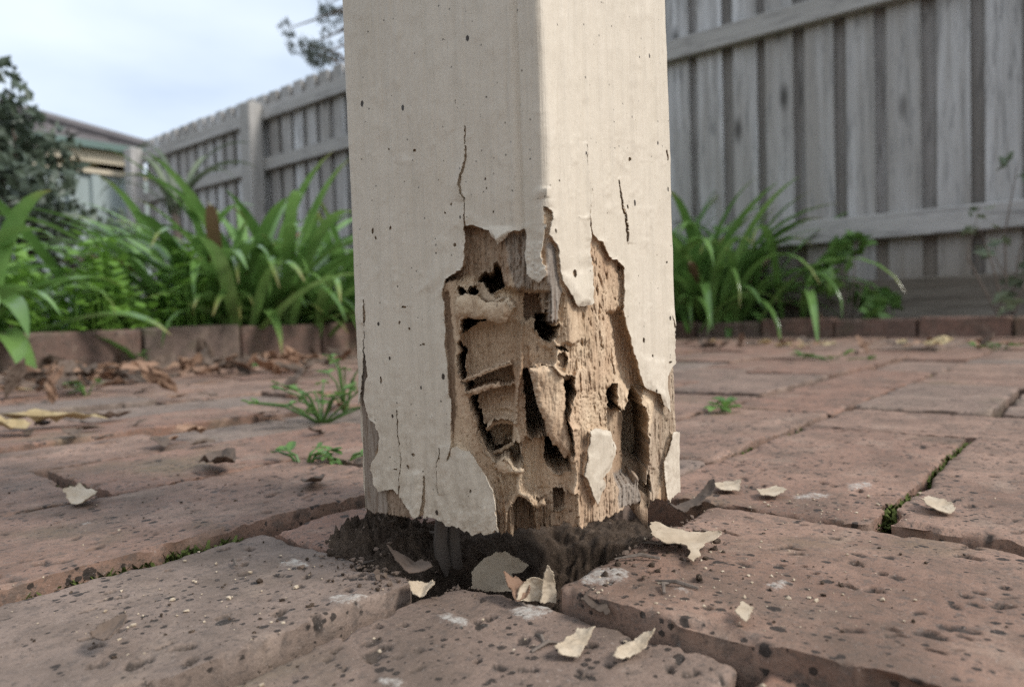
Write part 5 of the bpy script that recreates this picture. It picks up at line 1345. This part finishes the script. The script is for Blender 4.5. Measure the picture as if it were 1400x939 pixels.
crumbs('wood_crumbs', 'brown wood crumbs fallen round the hole under the post', [(560, 770, 60, 15, 0.0), (800, 760, 60, 20, -0.004), (700, 790, 70, 10, -0.010), (880, 700, 40, 10, 0.006)], 1100, 0.0004, 0.0018, 'dry_dark', 63)

# lumps of broken soil beside the post's foot
r = random.Random(70)
V = []; F = []
for i in range(46):
    left = r.random() < 0.5
    p_ = PP + (r.gauss(0.012, 0.02) if left else r.gauss(0.06, 0.022)); n_ = PN + (r.gauss(-0.094, 0.014) if left else r.gauss(0.008, 0.010))
    q = W(p_, n_); z = top_z(q.x, q.y); s = r.uniform(0.0006, 0.0018)
    bm = bmesh.new(); bmesh.ops.create_icosphere(bm, subdivisions=2, radius=s)
    vs = np.array([v.co[:] for v in bm.verts]); k = len(V)
    dn = 1 + 0.6 * noise2(vs[:, 0] / s * 1.7 + i, vs[:, 1] / s * 1.7 + vs[:, 2] / s * 1.3, 5)
    V += list(vs * dn[:, None] * np.array([1, 1, 0.75]) + np.array([q.x, q.y, z + s * 0.3])); F += [tuple(k + v.index for v in f.verts) for f in bm.faces]; bm.free()
o = obj('soil_lumps', new_mesh('soil_lumps', V, F, True), M['soil']); tag(o, 'dark broken soil lumps heaped against the post foot', 'soil', kind='stuff')

# moss in the joints
def moss(pl, width, n, seed, label):
    r = np.random.default_rng(seed); V = []; F = []
    q = [at_z(x, y, 0) for x, y in pl]
    for i in range(n):
        t_ = r.random() * (len(q) - 1); k = int(t_); p_ = q[k].lerp(q[k + 1], t_ - k)
        if noise2(np.array([p_.x * 28.0]), np.array([p_.y * 28.0]), seed)[0] < -0.05 + 0.3 * r.random(): continue
        x = p_.x + r.normal(0, width); y = p_.y + r.normal(0, width); s = r.uniform(0.001, 0.0032); z = r.uniform(-0.009, -0.003)
        for j in range(3):
            a = r.uniform(0, 6.28); b0 = len(V); d_ = np.array([math.cos(a), math.sin(a), r.uniform(0.4, 1.4)]) * s; e = np.array([-math.sin(a), math.cos(a), 0]) * s * 0.4
            c_ = np.array([x, y, z]); V += [c_ - e, c_ + e, c_ + d_ + e * 0.4, c_ + d_ - e * 0.4]; F.append((b0, b0 + 1, b0 + 2, b0 + 3))
    o = obj('moss', new_mesh('moss', V, F), M['moss']); tag(o, label, 'moss', kind='stuff')
moss([(1195, 712), (1240, 675), (1290, 632), (1330, 602)], 0.0026, 1100, 81, 'green moss filling the joint between the right hand bricks')
moss([(0, 638), (60, 655), (144, 680)], 0.003, 1000, 82, 'olive moss in the joint at the far left')
moss([(940, 632), (1100, 586), (1290, 510), (1390, 472)], 0.003, 1100, 83, 'moss along the receding joint on the right')

moss([(0, 808), (150, 772), (325, 730)], 0.0022, 500, 84, 'sparse moss in the joint behind the left front brick')
moss([(1090, 588), (1200, 592), (1400, 606)], 0.004, 700, 85, 'sparse moss across the joint behind the right hand bricks')
# weeds growing from joints
def weed(label, px, py, n, hgt, spread, seed, group=None, ls=1.0):
    q = at_z(px, py, 0.0); root = empty('weed', q); tag(root, label, 'weed', group); r = random.Random(seed)
    st = MB()
    for i in range(n):
        a = r.uniform(0, 6.28); R_2 = r.uniform(0.2, 1.0) * spread; z = hgt * r.uniform(0.25, 1.0); tip = Vector((math.cos(a) * R_2, math.sin(a) * R_2 * 0.6, z))
        st.tube([(0, 0, -0.006), tip * 0.5 + Vector((0, 0, z * 0.25)), tip], [0.0012, 0.001, 0.0006], 4)
        for j in range(3):
            b_ = a + (j - 1) * 0.9 + r.gauss(0, 0.3); L = r.uniform(0.010, 0.020) * ls; d_ = Vector((math.cos(b_), math.sin(b_), r.uniform(-0.3, 0.5))) * L; s_ = Vector((-math.sin(b_), math.cos(b_), 0)) * L * 0.32
            up_ = Vector((0, 0, L * 0.12)); V = [tip, tip + d_ * 0.35 + s_ + up_, tip + d_ * 0.75 + s_ * 0.7 + up_, tip + d_, tip + d_ * 0.75 - s_ * 0.7 + up_, tip + d_ * 0.35 - s_ + up_, tip + d_ * 0.5]
            obj('leaf', new_mesh('leaf', V, [(0, 1, 6), (1, 2, 6), (2, 3, 6), (3, 4, 6), (4, 5, 6), (5, 0, 6)]), M['weed'], root)
    st.build('stem', M['weed'], root)
weed('green weed sprouting from a joint left of the post', 440, 572, 18, 0.034, 0.07, 91, None, 0.7)
weed('low weed with a single tuft behind the first weed by the post', 472, 560, 7, 0.055, 0.03, 92, None, 0.7)
weed('flat light green weed close to the left edge of the post', 415, 636, 6, 0.009, 0.030, 93, None, 0.55)
weed('tiny weed touching the left foot of the post', 470, 634, 5, 0.009, 0.024, 94, None, 0.5)
weed('small green sprig at the base of the left brick edging', 205, 505, 5, 0.04, 0.04, 95)
weed('pale sprig among dead leaves at the far left', 118, 540, 5, 0.02, 0.035, 96)
weed('tiny green seedling on the paving right of the post', 990, 562, 4, 0.012, 0.02, 97)
weed('green weed patch on the far right paving', 1140, 493, 7, 0.012, 0.08, 98)
weed('weed tuft at the right end of the receding joint', 1370, 480, 6, 0.02, 0.06, 99)

# dead leaves lying along the edging
def leaf_outline(L, Wd, seed):
    r = random.Random(seed); n = 7; up_ = [(-L / 2 + L * i / n, Wd / 2 * math.sin(math.pi * (i / n) ** 0.8) * r.uniform(0.85, 1.1)) for i in range(n + 1)]
    return up_ + [(x, -y * r.uniform(0.8, 1.1)) for x, y in reversed(up_[1:-1])]
def dead_leaf(px, py, L, mat, label, seed, group=None, z=0.003, tilt=0.25, rz=None):
    r = random.Random(seed); me = chip_mesh(leaf_outline(L, L * r.uniform(0.34, 0.55), seed), L * r.uniform(0.12, 0.3), 0.0006, seed, math.pi / 2 + r.gauss(0, 0.3)); me.name = 'dead_leaf'
    o = obj('dead_leaf', me, M[mat]); q = at_z(px, py, z); o.location = (q.x, q.y, z); o.rotation_euler = (r.gauss(0, tilt), r.gauss(0, tilt), r.uniform(0, 6.28) if rz is None else rz); tag(o, label, 'leaf', group); return o
dead_leaf(75, 577, 0.085, 'dry_yellow', 'large yellow dead leaf on the left paving', 201, rz=0.3, z=0.006, tilt=0.12)
dead_leaf(8, 588, 0.05, 'dry_yellow', 'yellow dead leaf cut by the left picture edge', 202, z=0.006)
dead_leaf(60, 522, 0.11, 'dry', 'long reddish dead leaf below the left edging', 203, rz=0.7, z=0.012)
dead_leaf(15, 535, 0.06, 'dry_yellow', 'pale yellow leaf under the left edging, far left', 204, z=0.01)
dead_leaf(187, 514, 0.07, 'dry_yellow', 'cream coloured dead leaf in front of the joint between edging bricks', 205, rz=-0.3, z=0.01, tilt=0.1)
dead_leaf(285, 490, 0.10, 'dry_dark', 'large grey-brown upright dead leaf against the left edging', 206, z=0.02, tilt=0.5)
dead_leaf(318, 495, 0.06, 'dry', 'orange dead leaf beside the large grey-brown one', 207, z=0.015, tilt=0.5)
dead_leaf(350, 502, 0.035, 'weed', 'bright green fallen leaf near the left edging', 208, z=0.01)
dead_leaf(385, 497, 0.06, 'dry', 'tan dead leaf right of the bright green fallen leaf', 209, z=0.01)
dead_leaf(430, 660, 0.03, 'dry_dark', 'dark curled leaf at the left side of the post foot', 210, z=0.004, tilt=0.2)
dead_leaf(300, 636, 0.045, 'dry_dark', 'black-brown crumpled leaf on the paving left of the post', 211, z=0.004, tilt=0.2)
dead_leaf(150, 572, 0.04, 'dry_dark', 'dark leaf shard beside the large yellow leaf', 212, z=0.004)
r = random.Random(300)
for i in range(110):
    px = r.uniform(0, 480); py = 511 - px * 0.052 + abs(r.gauss(0, 9)); m_ = r.choice(['dry', 'dry_dark', 'dry_dark', 'dry'])
    dead_leaf(px, py, r.uniform(0.035, 0.085), m_, 'small brown dead leaf in the litter along the left brick edging', 310 + i, 'leaf litter along the left edging', z=r.uniform(0.004, 0.016), tilt=0.45)
for i in range(45):
    px = r.gauss(120, 60); py = 512 - px * 0.05 + abs(r.gauss(0, 10))
    dead_leaf(px, py, r.uniform(0.03, 0.062), r.choice(['dry', 'dry_dark', 'dry']), 'small brown dead leaf in the litter along the left brick edging', 610 + i, 'leaf litter along the left edging', z=r.uniform(0.006, 0.03), tilt=0.6)
for i in range(46):
    px = r.uniform(940, 1400); py = 468 + abs(r.gauss(0, 4)); m_ = r.choice(['dry', 'dry_dark', 'dry', 'dry_yellow'])
    dead_leaf(px, py, r.uniform(0.03, 0.06), m_, 'small dead leaf in the litter along the right brick edging', 410 + i, 'leaf litter along the right edging', z=r.uniform(0.004, 0.012), tilt=0.4)
for i in range(26):
    px = r.uniform(20, 470); py = r.uniform(520, 610)
    dead_leaf(px, py, r.uniform(0.012, 0.03), r.choice(['dry_dark', 'dry', 'dry_dark']), 'tiny dead leaf scrap lying loose on the left paving', 510 + i, 'leaf scraps on the left paving', z=0.003, tilt=0.2)

# twigs and loose fibres in the soil at the post's foot
r = random.Random(777)
for i in range(14):
    p_ = PP + r.gauss(0.02, 0.03); n_ = PN + (r.gauss(-0.095, 0.018) if i % 2 else r.gauss(0.012, 0.015)); q = W(p_, n_); z = top_z(q.x, q.y)
    a = r.uniform(0, 3.14); L = r.uniform(0.006, 0.016); d_ = Vector((math.cos(a), math.sin(a), 0)) * L / 2
    o = MB().tube([-d_, Vector((r.gauss(0, 0.001), r.gauss(0, 0.001), 0.001)), d_], [0.0005, 0.0007, 0.0003], 5).build('twig', M['bark']); o.location = (q.x, q.y, z + 0.001)
    tag(o, 'thin dry twig fragment on the soil round the post foot', 'twig', 'twigs on the soil round the post foot')
